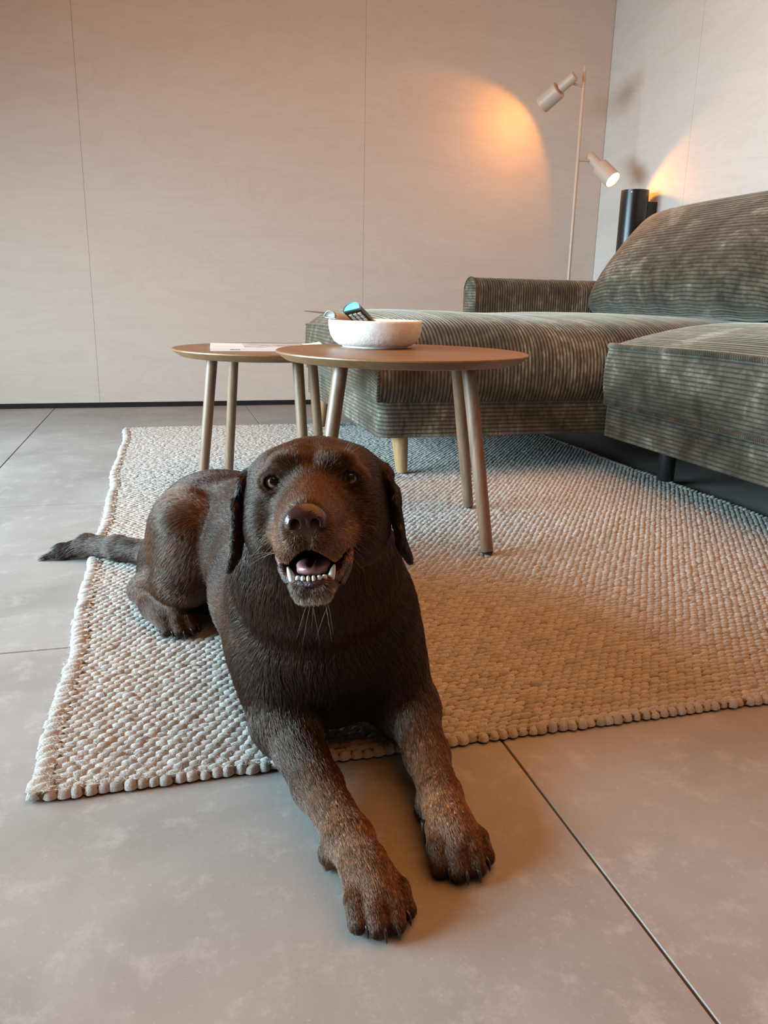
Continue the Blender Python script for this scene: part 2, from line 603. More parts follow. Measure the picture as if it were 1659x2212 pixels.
def cord(name, pts, r, parent, n):
    """twisted piping cord"""
    Q = smooth_path(pts, n)
    T, N, B = frames(Q)
    seg = 10
    a = np.linspace(0, 2 * np.pi, seg, endpoint=False)
    s = np.arange(n)[:, None]
    rr = r * (1 + 0.22 * np.cos(2 * (a[None] - s * 2 * np.pi / 13.0)))
    V = (Q[:, None] + rr[..., None] * (np.cos(a)[None, :, None] * N[:, None] + np.sin(a)[None, :, None] * B[:, None])).reshape(-1, 3)
    o = mesh_obj(name, V, grid_faces(n, seg, wrap_v=True), CORD, parent)
    at = o.data.attributes.new('wale', 'FLOAT', 'POINT')
    at.data.foreach_set('value', np.clip((rr.ravel() / r - 0.78) / 0.44, 0.25, 1).astype(np.float32))
    return o


def with_wale(o):
    at = o.data.attributes.new('wale', 'FLOAT', 'POINT')
    at.data.foreach_set('value', np.full(len(o.data.vertices), 0.6, np.float32))
    return o


sofa = empty('corner_sofa', 'olive-green corduroy corner sofa with chaise and low armrest, beside the coffee tables', 'sofa', (1.4, 2.1, 0))
so = np.array(sofa.location)
CX0, CX1, CY0, CY1 = 0.572, 2.06, 2.134, 3.30
SX = 1.268


def build_sofa():
    S = lambda P: P - so
    # chaise cushion: wales climb the long side and run over the top
    top = path_fn([(CY0 + 0.006, 0.243), (CY0 - 0.012, 0.275), (CY0 - 0.016, 0.33), (CY0 - 0.004, 0.385), (CY0 + 0.03, 0.428), (CY0 + 0.10, 0.458), (CY0 + 0.25, 0.474), (CY0 + 0.5, 0.481), (CY0 + 0.9, 0.479), (CY1 - 0.03, 0.470), (CY1, 0.44)])

    def chaise(U, V):
        q = top(V)
        x = CX0 + U
        e = np.clip((x - CX0) / 0.13, 0, 1)
        k = 1 - 0.24 * (1 - e) ** 2.2
        z = 0.243 + (q[..., 1] - 0.243) * k
        z = z + 0.004 * np.sin(x * 9) * np.clip((q[..., 1] - 0.40) / 0.05, 0, 1)
        return S(np.stack([x, q[..., 0], z], -1))
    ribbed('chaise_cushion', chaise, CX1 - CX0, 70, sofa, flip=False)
    # its end panel, wales level
    yy = lambda V: CY0 + V * (CY1 - CY0)

    def top_at(y):
        v = np.linspace(0, 1, 300); q = top(v)
        m = q[:, 1] > 0.38
        return 0.243 + (np.interp(y, q[m][:, 0], q[m][:, 1], left=0.38, right=0.44) - 0.243) * 0.76
    def endp(U, V):
        y = yy(V)
        tz = top_at(y)
        f = U / 0.172
        z = 0.243 + f * (tz - 0.243)
        x = CX0 - 0.018 * np.sin(np.pi * np.clip(V, 0, 1)) ** 0.35 * np.sin(np.pi * np.clip(f, 0, 1)) ** 0.5
        return S(np.stack([x, y + 0 * z, z], -1))
    ribbed('chaise_end_panel', endp, 0.172, 60, sofa, flip=True)
    cord('piping', [S(np.array(p)) for p in ((CX0 - 0.001, CY0 - 0.004, 0.246), (CX0 - 0.002, CY0 - 0.016, 0.31), (CX0, CY0 - 0.006, 0.352), (CX0, CY0 + 0.04, 0.386), (CX0, CY0 + 0.25, 0.418), (CX0, CY0 + 0.6, 0.424), (CX0, CY1 - 0.02, 0.415))], 0.0045, sofa, 900)
    # chaise base rail, wales level, wrapping the rounded corner
    r = 0.035
    arc = [(CX0 + 0.008 + r - r * math.cos(t), CY0 + 0.006 + r - r * math.sin(t)) for t in np.linspace(0.15, math.pi / 2 - 0.15, 5)]
    rail = path_fn([(CX0 + 0.008, CY1), (CX0 + 0.008, CY0 + 0.35), (CX0 + 0.008, CY0 + 0.08)] + arc + [(CX0 + 0.09, CY0 + 0.006), (CX0 + 0.4, CY0 + 0.006), (SX + 0.1, CY0 + 0.006)], 500)

    def base(U, V):
        q = rail(V)
        return S(np.stack([q[..., 0], q[..., 1], 0.14 + U], -1))
    ribbed('chaise_base', base, 0.104, 160, sofa, flip=False)
    with_wale(box('chaise_underside', (CX0 + 0.02 - so[0], CX1 - so[0], CY0 + 0.02 - so[1], CY1 - so[1], 0.141, 0.235), CORD, sofa))
    # main seat: rail, cushion front, cushion top
    SY0 = 0.45
    r2 = 0.03
    arc2 = [(SX + r2 - r2 * math.sin(t), CY0 - 0.012 - r2 + r2 * math.cos(t)) for t in np.linspace(0.2, math.pi / 2 - 0.2, 4)]
    rail2 = path_fn([(SX + 0.16, CY0 - 0.012), (SX + 0.07, CY0 - 0.012)] + arc2 + [(SX, CY0 - 0.10), (SX, CY0 - 0.5), (SX, SY0)], 500)

    def rail_s(U, V):
        q = rail2(V)
        return S(np.stack([q[..., 0] + 0.006, q[..., 1], 0.138 + U], -1))
    ribbed('seat_base', rail_s, 0.098, 150, sofa, flip=False)

    def cush(U, V):
        q = rail2(V)
        f = U / 0.168
        b = 0.016 * np.sin(np.pi * np.clip(f, 0, 1)) ** 0.6
        dx = np.where(q[..., 1] < CY0 - 0.03, 1.0, np.clip((SX + 0.10 - q[..., 0]) / 0.1, 0, 1))
        return S(np.stack([q[..., 0] - b * dx, q[..., 1], 0.238 + U + 0.004 * np.sin(q[..., 1] * 5)], -1))
    ribbed('seat_cushion_front', cush, 0.168, 150, sofa, flip=False)

    def seat_top(U, V):
        y = (CY0 - 0.012) - V * (CY0 - 0.012 - SY0)
        x = SX + 0.002 + U
        ex = np.clip(U / 0.34, 0, 1); ey = np.clip(V / 0.10, 0, 1)
        z = 0.406 + 0.072 * (1 - (1 - ex) ** 2.0) * (0.72 + 0.28 * (1 - (1 - ey) ** 2)) + 0.004 * np.sin(y * 5)
        xo = x + 0.022 * (1 - ey) ** 3 * (1 - ex)
        return S(np.stack([xo, y, z], -1))
    ribbed('seat_cushion_top', seat_top, 0.78, 90, sofa, flip=True)
    tp = [rail2(np.array([v]))[0] for v in np.linspace(0.03, 1, 40)]
    cord('piping', [S(np.array((p[0] - 0.001, p[1], 0.407 + 0.004 * math.sin(p[1] * 5)))) for p in tp], 0.0072, sofa, 1500)
    cord('piping', [S(np.array((p[0] - 0.002, p[1], 0.238))) for p in tp], 0.0056, sofa, 1700)
    with_wale(box('seat_underside', (SX + 0.03 - so[0], 2.0 - so[0], SY0 - so[1], CY0 - 0.05 - so[1], 0.14, 0.23), CORD, sofa))
    # low armrest beyond the chaise
    AX0, AX1, AY0, AY1 = 1.312, 2.08, 3.285, 3.42
    half = (AY1 - AY0) / 2
    ap = [(AY0, 0.20), (AY0 - 0.002, 0.45), (AY0, 0.56)] + [(AY0 + half - half * math.cos(t), 0.565 + 0.055 * math.sin(t)) for t in np.linspace(0.3, math.pi - 0.3, 7)] + [(AY1, 0.56), (AY1, 0.20)]
    arm = path_fn(ap, 300)

    def armf(U, V):
        q = arm(V)
        return S(np.stack([AX0 + U + 0 * q[..., 0], q[..., 0], q[..., 1]], -1))
    ribbed('armrest', armf, AX1 - AX0, 60, sofa, flip=False)

    def arme(U, V):
        z = 0.20 + U
        w = half * np.where(z < 0.56, 1.0, np.sqrt(np.clip(1 - ((z - 0.56) / 0.061) ** 2, 0, 1)))
        y = (AY0 + half) + (2 * V - 1) * w
        x = AX0 - 0.014 * np.sqrt(np.clip(1 - (2 * V - 1) ** 4, 0, 1)) * np.clip((0.621 - z) / 0.05, 0, 1) ** 0.5
        return S(np.stack([x, y, z], -1))
    ribbed('armrest_end', arme, 0.42, 16, sofa, flip=True)
    edge = [(AX0 - 0.002, AY0 + half + math.cos(t) * (half + 0.001), 0.565 + 0.056 * math.sin(t)) for t in np.linspace(0, math.pi, 12)]
    cord('piping', [S(np.array(p)) for p in [(AX0 - 0.002, AY1, 0.42)] + edge + [(AX0 - 0.002, AY0 - 0.001, 0.42)]], 0.004, sofa, 500)
    # backrest frame along the right wall
    bp = path_fn([(2.055, 0.22), (2.065, 0.45), (2.085, 0.64), (2.12, 0.68), (2.165, 0.67), (2.185, 0.62), (2.19, 0.14)], 200)

    def back(U, V):
        q = bp(V)
        return S(np.stack([q[..., 0], SY0 + U + 0 * q[..., 0], q[..., 1]], -1))
    ribbed('backrest', back, 3.42 - SY0, 40, sofa, flip=True, wale=0.02)
    # legs: turned wood under the chaise, black steel under the seat
    for x, y, lx, ly in ((0.672, 2.25, 0.010, -0.004), (0.622, 3.16, -0.012, 0.010)):
        V, F = lathe_geo([(0.0165, 0.0155), (0.019, 0.03), (0.0265, 0.145)], 28)
        V = np.array(V); k = (0.145 - V[:, 2:3]) / 0.13
        V = V + k * np.array([lx, ly, 0])
        o = mesh_obj('leg', V, F, BEECH, sofa)
        o.data.set_sharp_from_angle(angle=0.7)
        tag(o, 'tapered turned wooden leg')
        o.location = (x - so[0], y - so[1], 0)
    for x, y in ((1.434, 2.0), (1.434, 0.7), (2.05, 0.7)):
        o = lathe('leg', [(0.023, 0.0 if x > 1.5 or y < 1 else 0.015), (0.025, 0.02), (0.025, 0.14)], BLACK, sofa, 32, (x - so[0], y - so[1], 0))
        tag(o, 'round black steel leg')


build_sofa()


def back_cushion(y0, y1, label, name='back_cushion'):
    c = np.array([1.875, (y0 + y1) / 2, 0.487])
    root = empty(name, label, 'cushion', tuple(c), 0, 'back cushions along the sofa')
    L = (y1 - y0)
    H, T = 0.50, 0.20
    up = np.array([0.52, 0, 0.854]); nf = np.array([-0.854, 0, 0.52])
    prof = []
    # closed cross-section: (height along lean, out of plane), front belly, rounded crown, flatter back
    for h, t in ((0.0, 0.02), (0.015, 0.075), (0.07, 0.118), (0.17, 0.132), (0.28, 0.118), (0.38, 0.085), (0.445, 0.045), (0.47, 0.0), (0.455, -0.04), (0.38, -0.066), (0.25, -0.075), (0.10, -0.07), (0.02, -0.045), (0.0, -0.01)):
        prof.append((h * 1.07, t))
    pf = path_fn(prof + [prof[0]], 400)

    def shell(U, V):
        q = pf(U / LEN)
        s = 2 * np.clip(V, 0, 1) - 1
        k = np.clip(1 - np.abs(s) ** 5.0, 0, 1) ** 0.75
        kh = 1 - 0.035 * np.abs(s) ** 3.0 - 0.03 * np.clip((np.abs(s) - 0.80) / 0.20, 0, 1) ** 2
        t = q[..., 1] * (0.22 + 0.78 * k)
        h = 0.02 + (q[..., 0] - 0.02) * kh
        # the long side pulls in a little towards the crown
        y = s * (L / 2) * (1 - 0.02 * np.clip(q[..., 0] / 0.47, 0, 1) ** 2.2)
        y = y + 0.010 * np.sin(q[..., 0] * 13 + 1.0) * np.abs(s) ** 3
        wr = 0.004 * np.sin(s * 21 + q[..., 0] * 15) * np.clip(1 - q[..., 0] / 0.18, 0, 1)
        P = h[..., None] * up + (t + wr)[..., None] * nf
        P = P + np.stack([0 * y, y, 0 * y], -1)
        return P
    LEN = 1.21
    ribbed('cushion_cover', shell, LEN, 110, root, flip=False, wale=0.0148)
    return root


back_cushion(2.075, 3.30, 'large plump olive corduroy back cushion leaning by the armrest')
back_cushion(0.86, 2.055, 'second olive corduroy back cushion, cut off by the right edge of the photo')


# ------------------------------------------------------------------ the two round side tables
def table(cx, cy, ztop, R, rot, ra, rf, label, leg_r, group='nesting tables'):
    t = empty('coffee_table', label, 'table', (cx, cy, 0), 0, group)
    th = 0.021
    prof = [(0.0, ztop - th), (R - 0.030, ztop - th), (R - 0.020, ztop - th + 0.002), (R - 0.004, ztop - 0.0075), (R - 0.0005, ztop - 0.004), (R - 0.0008, ztop - 0.0012), (R - 0.003, ztop), (0.0, ztop)]
    lathe('tabletop', prof, OAK_TOP, t, 128, cap0=False, cap1=False, sharp=0.35)
    for k, a in enumerate(rot):
        ca, sa = math.cos(math.radians(a)), math.sin(math.radians(a))
        z0 = 0.0155
        top = np.array((ra * ca, ra * sa, ztop - th + 0.001)); foot = np.array((rf * ca, rf * sa, z0 + 0.004))
        d = top - foot
        P = [foot + d * s for s in (0.0, 0.01, 0.5, 1.0)]
        l = tube('leg', P, [leg_r * 0.86, leg_r * 0.88, leg_r * 0.97, leg_r], OAK_LEG, t, 24)
        g = tube('glide', [foot + np.array((0, 0, -0.004)), foot + np.array((0, 0, 0.0005))], [leg_r * 0.80, leg_r * 0.82], BLACK, l, 20)
        tag(g, 'black felt glide')
    return t


Z1, Z2 = 0.415, 0.392
table(0.504, 1.682, Z1, 0.275, (-61, 30.5, 122, 213.5), 0.190, 0.264, 'round oak side table nearest the dog, carrying the white bowl', 0.0148)
table(0.273, 2.130, Z2, 0.253, (201, 120, 287, 38), 0.165, 0.208, 'lower round oak side table behind, carrying the magazine', 0.0140)

# ------------------------------------------------------------------ bowl and the things in it
m = M('white_ceramic')
v = m.coord('Object')
n = m.noise(v, 90, 5, 0.7)
m.color(m.ramp(n, [(0.3, (0.62, 0.57, 0.52)), (0.6, (0.76, 0.72, 0.67))]))
m.set(Roughness=0.7)
sep = m.n('ShaderNodeSeparateXYZ')
m.l(v, sep.inputs[0])
low = m.math('LESS_THAN', sep.outputs[2], 0.036)
m.bump(m.math('MULTIPLY', n, m.math('ADD', m.math('MULTIPLY', low, 0.8), 0.2)), 0.5, 0.004)
CER = m.m
BX, BY = 0.474, 1.80
R = 0.108
prof = [(0.0, 0.0005), (0.074, 0.0005), (0.076, 0.003), (0.0755, 0.0042), (0.084, 0.006), (0.095, 0.014), (0.103, 0.027), (0.107, 0.043), (R, 0.056), (R, 0.0605), (R - 0.002, 0.062), (R - 0.005, 0.0615), (R - 0.007, 0.058), (R - 0.009, 0.04), (R - 0.016, 0.02), (R - 0.03, 0.011), (0.0, 0.010)]
bowl = lathe('bowl', prof, CER, None, 96, (BX, BY, Z1), cap0=False, cap1=False, sharp=0)
tag(bowl, 'wide white ceramic bowl with rough lower half on the near table', 'bowl')


def rounded_bar(w, t, L, n=14, flat=0.35):
    """half-round bar along +Y: flat underside, domed top; returns verts, faces"""
    a = np.linspace(0, np.pi, n)
    prof = [(w / 2 * math.cos(x), t * math.sin(x) ** 0.8) for x in a]
    V, F = [], []
    st = [0, 0.004, L - 0.004, L]
    sc = [0.94, 1.0, 1.0, 0.94]
    for y, s in zip(st, sc):
        V += [(x * s, y, z * s) for x, z in prof]
    for i in range(3):
        for j in range(n):
            k = (j + 1) % n
            F.append((i * n + j, i * n + k, (i + 1) * n + k, (i + 1) * n + j))
    F.append(tuple(range(n)))
    F.append(tuple(3 * n + j for j in reversed(range(n))))
    return V, F


def place(o, loc, xaxis, yaxis):
    x = Vector(xaxis).normalized(); y = Vector(yaxis)
    y = (y - x * y.dot(x)).normalized(); z = x.cross(y)
    o.matrix_world = Matrix(((x.x, y.x, z.x, loc[0]), (x.y, y.y, z.y, loc[1]), (x.z, y.z, z.z, loc[2]), (0, 0, 0, 1)))


GLOSSY = plain('glossy_black_plastic', (0.015, 0.014, 0.013), 0.12)
BLUE_REFL = plain('painted_blue_reflection', (0.16, 0.42, 0.52), 0.3)
GREY = plain('grey_plastic', (0.50, 0.50, 0.47), 0.5)
BTN = plain('grey_button', (0.5, 0.52, 0.5), 0.5)
KRAFT = plain('brown_leather', (0.16, 0.105, 0.07), 0.7)

# black remote, end up towards the viewer, its blue sky reflection painted as colour
rem = empty('remote_control', 'black domed remote control leaning in the bowl, blue reflection painted on its end', 'remote', (0, 0, 0))
V, F = rounded_bar(0.044, 0.020, 0.125)
mesh_obj('body', V, F, GLOSSY, rem).data.set_sharp_from_angle(angle=0.6)
V, F = rounded_bar(0.043, 0.0195, 0.002)
e = mesh_obj('end_cap', [(x, y - 0.0022, z) for x, y, z in V], F, BLUE_REFL, rem)
e.data.set_sharp_from_angle(angle=0.6)
tag(e, 'glossy end with the blue window reflection painted on')
for i in range(3):
    for j in range(3):
        x0 = -0.0155 + j * 0.0115
        V, F = box_geo(x0, x0 + 0.008, 0.012 + i * 0.012, 0.020 + i * 0.012, -0.0016, 0.0, 0.0)
        b = mesh_obj('button', V, F, BTN, rem, smooth=False)
place(rem, (0.407, 1.752, Z1 + 0.0820), (0.70, -0.67, 0.206), (0.66, 0.55, -0.50))

# slim grey remote lying over the left of the rim
rem2 = empty('remote_control', 'slim grey remote with rounded end lying in the bowl, left of the black one', 'remote', (0, 0, 0))
V, F = rounded_bar(0.038, 0.016, 0.082)
mesh_obj('body', V, F, GREY, rem2).data.set_sharp_from_angle(angle=0.6)
V, F = rounded_bar(0.036, 0.0145, 0.002)
mesh_obj('end_cap', [(x, y - 0.002, z + 0.0012) for x, y, z in V], F, plain('dull_grey_end', (0.26, 0.25, 0.22), 0.5), rem2)
place(rem2, (0.364, 1.783, Z1 + 0.0650), (0.50, -0.86, -0.05), (0.88, 0.45, -0.20))

# thin pointed brown strip sticking out over the left rim
V = [(-0.028, 0.045, 0.0), (0.075, -0.02, -0.003), (0.075, 0.02, -0.003), (-0.028, 0.047, 0.0018), (0.075, -0.02, -0.0005), (0.075, 0.02, -0.0005), (0.02, -0.012, 0.0), (0.02, -0.012, 0.002)]
F = [(0, 6, 7, 3), (6, 1, 4, 7), (1, 2, 5, 4), (2, 0, 3, 5), (3, 7, 4, 5), (0, 2, 1, 6)]
strip = mesh_obj('leather_strip', [(-0.078, 0.0, 0.0135), (-0.03, -0.012, 0.008), (0.05, -0.022, -0.004), (0.05, 0.018, -0.004), (-0.03, 0.004, 0.0105),
                                   (-0.078, 0.0, 0.0150), (-0.03, -0.012, 0.0098), (0.05, -0.022, -0.0022), (0.05, 0.018, -0.0022), (-0.03, 0.004, 0.0123)],
                 [(4, 3, 2, 1), (0, 4, 1), (5, 6, 9), (6, 7, 8, 9), (0, 1, 6, 5), (1, 2, 7, 6), (2, 3, 8, 7), (3, 4, 9, 8), (4, 0, 5, 9)], KRAFT, None, smooth=False)
strip.location = (0.390, 1.822, Z1 + 0.0650)
tag(strip, 'thin pointed brown strip sticking out over the left rim of the bowl', 'strip')

# magazine on the far table
mag = empty('magazine', 'white magazine with grey-green photo cover lying on the far table', 'magazine', (0.262, 2.095, Z2 + 0.0005), math.radians(-3))
m = M('magazine_cover')
tc = m.n('ShaderNodeTexCoord')
sep = m.n('ShaderNodeSeparateXYZ')
m.l(tc.outputs['Object'], sep.inputs[0])
nz = m.noise(tc.outputs['Object'], 14.0, 4, 0.55, 0.5)
photo = m.ramp(nz, [(0.3, (0.16, 0.17, 0.15)), (0.5, (0.42, 0.45, 0.44)), (0.7, (0.58, 0.60, 0.60))])
pale = m.ramp(nz, [(0.35, (0.62, 0.57, 0.54)), (0.6, (0.76, 0.74, 0.73))])
col = m.mix(m.math('GREATER_THAN', sep.outputs[0], -0.062), pale, photo)
inside = m.math('MULTIPLY', m.math('GREATER_THAN', sep.outputs[1], -0.088), m.math('LESS_THAN', sep.outputs[1], 0.094))
inside = m.math('MULTIPLY', inside, m.math('LESS_THAN', sep.outputs[0], 0.118))
m.color(m.mix(inside, (0.72, 0.71, 0.70), col))
m.set(Roughness=0.6)
m.b.inputs['Specular IOR Level'].default_value = 0.15
WHITE = plain('white_paper', (0.80, 0.79, 0.77), 0.6)
box('pages', (-0.143, 0.143, -0.101, 0.104, 0.001, 0.0065), WHITE, mag)
cv = box('cover', (-0.145, 0.145, -0.104, 0.104, 0.0066, 0.0075), m.m, mag)
box('back_cover', (-0.145, 0.145, -0.104, 0.104, 0.0, 0.0009), WHITE, mag)
box('spine', (-0.145, 0.145, -0.1052, -0.1042, 0.0, 0.0075), WHITE, mag)
xx = -0.098
for i in range(9):
    w = random.uniform(0.0012, 0.003)
    o = box('spine_print', (xx, xx + w, -0.10545, -0.1053, 0.003, 0.0046), plain('ink', (0.05, 0.05, 0.05), 0.6) if i == 0 else bpy.data.materials['ink'], mag)
    xx += w + random.uniform(0.0006, 0.0016)
# one page corner curls up at the right
V = []
for i, x in enumerate(np.linspace(0.10, 0.150, 6)):
    for y in (0.03, 0.103):
        V.append((x, y, 0.0078 + 0.006 * (i / 5) ** 2 * (1 if y > 0.05 else 0.3)))
mesh_obj('curled_page', V, grid_faces(6, 2)[:, ::-1], WHITE, mag)

# ------------------------------------------------------------------ floor lamp with two spot heads
LX, LY = 1.912, 3.60
fl = empty('floor_lamp', 'slim beige floor lamp with two cylindrical spot heads, in the corner behind the sofa', 'lamp', (LX, LY, 0))
lathe('base', [(0.0, 0.0), (0.125, 0.0), (0.128, 0.003), (0.128, 0.010), (0.124, 0.014), (0.012, 0.016), (0.0, 0.017)], LAMP, fl, 64, cap0=False, cap1=False)
lathe('pole', [(0.0, 0.015), (0.0075, 0.015), (0.0075, 0.80), (0.0082, 0.801), (0.0082, 0.806), (0.0075, 0.807), (0.0075, 1.558), (0.006, 1.5605), (0.0, 1.561)], LAMP, fl, 24, cap0=False, cap1=False)
m = M('lit_diffuser')
m.color((0.9, 0.85, 0.75))
m.b.inputs['Emission Color'].default_value = (1.0, 0.86, 0.66, 1)
m.b.inputs['Emission Strength'].default_value = 5.0
GLOWM = m.m
INNER = plain('white_reflector', (0.8, 0.78, 0.74), 0.4)


def spot_head(zarm, cone, pivot, d, power, label):
    """pivot: rear joint of the head (relative to the lamp); d: direction the light leaves"""
    d = Vector(d).normalized()
    h = empty('lamp_head', label, None, pivot)
    h.rotation_euler = d.to_track_quat('Z', 'Y').to_euler()
    h.parent = fl
    lathe('housing', [(0.0, -0.040), (0.021, -0.040), (0.0225, -0.038), (0.0225, 0.040), (0.0, 0.040)], LAMP, h, 40, cap0=False, cap1=False)
    lathe('neck', [(0.0, 0.038), (0.017, 0.038), (0.017, 0.050), (0.0, 0.050)], LAMP, h, 32, cap0=False, cap1=False)
    lathe('shade', [(0.0, 0.048), (0.036, 0.048), (0.0395, 0.051), (0.0395, 0.148), (0.0375, 0.148), (0.0375, 0.054), (0.0, 0.053)], LAMP, h, 48, cap0=False, cap1=False)
    lathe('diffuser', [(0.0, 0.1405), (0.036, 0.1405), (0.036, 0.1420), (0.0, 0.1425)], GLOWM, h, 40, cap0=False, cap1=False)
    p0 = Vector((0, 0, zarm)); p1 = Vector(pivot)
    a = tube('arm', [p0, p0 + (p1 - p0) * 0.75, p1], [0.0055, 0.0055, 0.005], LAMP, fl, 16)
    l = bpy.data.lights.new('lamp_light', 'SPOT')
    l.energy = power
    l.color = (1.0, 0.33, 0.03)
    l.spot_size = math.radians(cone)
    l.spot_blend = 0.25
    l.shadow_soft_size = 0.02
    lo = bpy.data.objects.new('lamp_light', l)
    COL.objects.link(lo)
    lo.parent = h
    lo.location = (0, 0, 0.150)
    lo.rotation_euler = (math.pi, 0, 0)
    return h


spot_head(1.476, 124, (-0.078, 0.005, 1.49), (-0.50, 0.68, -0.54), 5.0, 'upper lamp head turned to the back wall')
spot_head(1.165, 150, (0.082, -0.004, 1.168), (0.32, -0.68, -0.62), 5.0, 'lower lamp head turned to the sofa, lit disc in view')

# ------------------------------------------------------------------ black wall lamp
wl = empty('wall_lamp', 'black cylindrical wall lamp on the right wall behind the back cushion', 'lamp', (2.125, 3.43, 0.90))
lathe('shade', [(0.0, -0.23), (0.058, -0.23), (0.062, -0.228), (0.062, 0.125), (0.059, 0.125), (0.059, 0.118), (0.0, 0.116)], plain('satin_black', (0.008, 0.008, 0.009), 0.3), wl, 64, cap0=False, cap1=False)
box('wall_bracket', (0.045, 0.1085, -0.020, 0.020, -0.20, 0.080), BLACK, wl, 0.002)
a = -2.35
sc = lathe('screw', [(0.0, 0.0), (0.0028, 0.0), (0.0028, 0.0012), (0.0, 0.0018)], plain('steel', (0.7, 0.7, 0.7), 0.25, Metallic=1.0), wl, 16, (0.0615 * math.cos(a), 0.0615 * math.sin(a), 0.113), (math.cos(a), math.sin(a), 0), cap0=False, cap1=False)


# ------------------------------------------------------------------ the dog: a signed-distance sculpture, meshed and furred
HM = np.array([[0.96966, -0.24997, -0.00768], [-0.23691, -0.94441, 0.22177], [0.06269, 0.21323, 0.97499]])   # columns: right of picture, muzzle, crown
HO = np.array([0.13297, 0.71763, 0.34169])


def HL(p):
    """head coordinates in cm (x picture right, y muzzle, z crown) -> world"""
    return HO + HM @ (np.asarray(p, float) / 100)


def HV(d): return HM @ np.asarray(d, float)


class Prim:
    def __init__(s, kind, k, col, ln, flow, **kw):
        s.kind, s.k, s.col, s.ln, s.flow = kind, k, np.array(col, float), ln, np.array(flow, float)
        s.__dict__.update(kw)
        if kind == 'cap':
            s.lo = np.minimum(s.a - s.ra, s.b - s.rb); s.hi = np.maximum(s.a + s.ra, s.b + s.rb)
        else:
            e = np.sqrt(((s.R * s.r[None]) ** 2).sum(1))
            s.lo, s.hi = s.c - e, s.c + e

    def d(s, P):
        if s.kind == 'cap':
            ab = s.b - s.a
            w = P - s.a
            t = np.clip((w @ ab.astype(P.dtype)) / (ab @ ab), 0, 1)
            q = w - t[..., None] * ab.astype(P.dtype)
            return np.sqrt((q * q).sum(-1)) - (s.ra + (s.rb - s.ra) * t)
        q = (P - s.c.astype(P.dtype)) @ s.R.astype(P.dtype)
        k0 = np.sqrt(((q / s.r) ** 2).sum(-1)) + 1e-9
        k1 = np.sqrt(((q / (s.r * s.r)) ** 2).sum(-1)) + 1e-9
        return k0 * (k0 - 1) / k1


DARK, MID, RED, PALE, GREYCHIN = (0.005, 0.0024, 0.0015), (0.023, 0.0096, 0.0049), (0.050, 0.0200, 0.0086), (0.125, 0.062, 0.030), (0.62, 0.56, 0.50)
PR, CUT = [], []


def cap(a, b, ra, rb, k=0.02, col=MID, ln=0.014, flow=None, head=False, lst=None):
    if head:
        a, b = HL(a), HL(b); ra, rb, k = ra / 100, rb / 100, k / 100
        if flow is not None: flow = HV(flow)
    a, b = np.array(a, float), np.array(b, float)
    if flow is None: flow = (b - a)
    p = Prim('cap', k, col, ln, np.array(flow) / (np.linalg.norm(flow) + 1e-9), a=a, b=b, ra=ra, rb=rb)
    (PR if lst is None else lst).append(p)
    return p


def ell(c, r, k=0.02, col=MID, ln=0.014, flow=(0, 1, -0.3), R=None, head=False, lst=None):
    r = np.array(r, float)
    Rm = np.eye(3) if R is None else np.array(R, float)
    if head:
        c = HL(c); r = r / 100; k = k / 100; Rm = HM @ Rm; flow = HV(flow)
    p = Prim('ell', k, col, ln, np.array(flow) / np.linalg.norm(flow), c=np.array(c, float), r=r, R=Rm)
    (PR if lst is None else lst).append(p)
    return p


def axes(d, up=(0, 0, 1)):
    """columns: side, along d, up-ish"""
    d = np.array(d, float); d /= np.linalg.norm(d)
    s = np.cross(d, up); s /= np.linalg.norm(s)
    return np.stack([s, d, np.cross(s, d)], 1)


BODYF = (-0.08, 1, -0.25)
# trunk
cap((0.158, 0.870, 0.145), (0.162, 1.00, 0.145), 0.098, 0.112, 0.03, MID, 0.017, BODYF)
cap((0.162, 1.00, 0.145), (0.155, 1.17, 0.140), 0.112, 0.108, 0.03, MID, 0.016, BODYF)
cap((0.155, 1.17, 0.140), (0.105, 1.37, 0.125), 0.107, 0.098, 0.03, MID, 0.016, BODYF)
ell((0.075, 1.40, 0.115), (0.105, 0.115, 0.092), 0.03, MID, 0.016, (-0.3, 1, -0.5))
# breast, shoulders and neck
ell((0.168, 0.850, 0.125), (0.088, 0.080, 0.096), 0.03, DARK, 0.019, (0, 0.15, -1))  # breast: dark coat, its colour deepened further to carry the shade there
ell((0.112, 0.900, 0.138), (0.052, 0.080, 0.092), 0.025, RED, 0.018, (-0.1, 0.5, -0.9))  # right shoulder redder: the warm light on it is put into the coat colour
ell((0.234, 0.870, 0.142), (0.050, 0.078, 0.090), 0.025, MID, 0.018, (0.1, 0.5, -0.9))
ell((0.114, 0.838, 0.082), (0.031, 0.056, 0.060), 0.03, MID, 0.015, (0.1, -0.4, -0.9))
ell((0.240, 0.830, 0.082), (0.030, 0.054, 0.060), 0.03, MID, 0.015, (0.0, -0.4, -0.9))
NA = HL((0, -4.0, -2.0))
cap(NA, (0.155, 0.855, 0.215), 0.066, 0.092, 0.03, MID, 0.019, (0.0, 0.45, -0.8))
ell((0.150, 0.800, 0.235), (0.088, 0.06, 0.07), 0.025, MID, 0.020, (0, 0.2, -1))
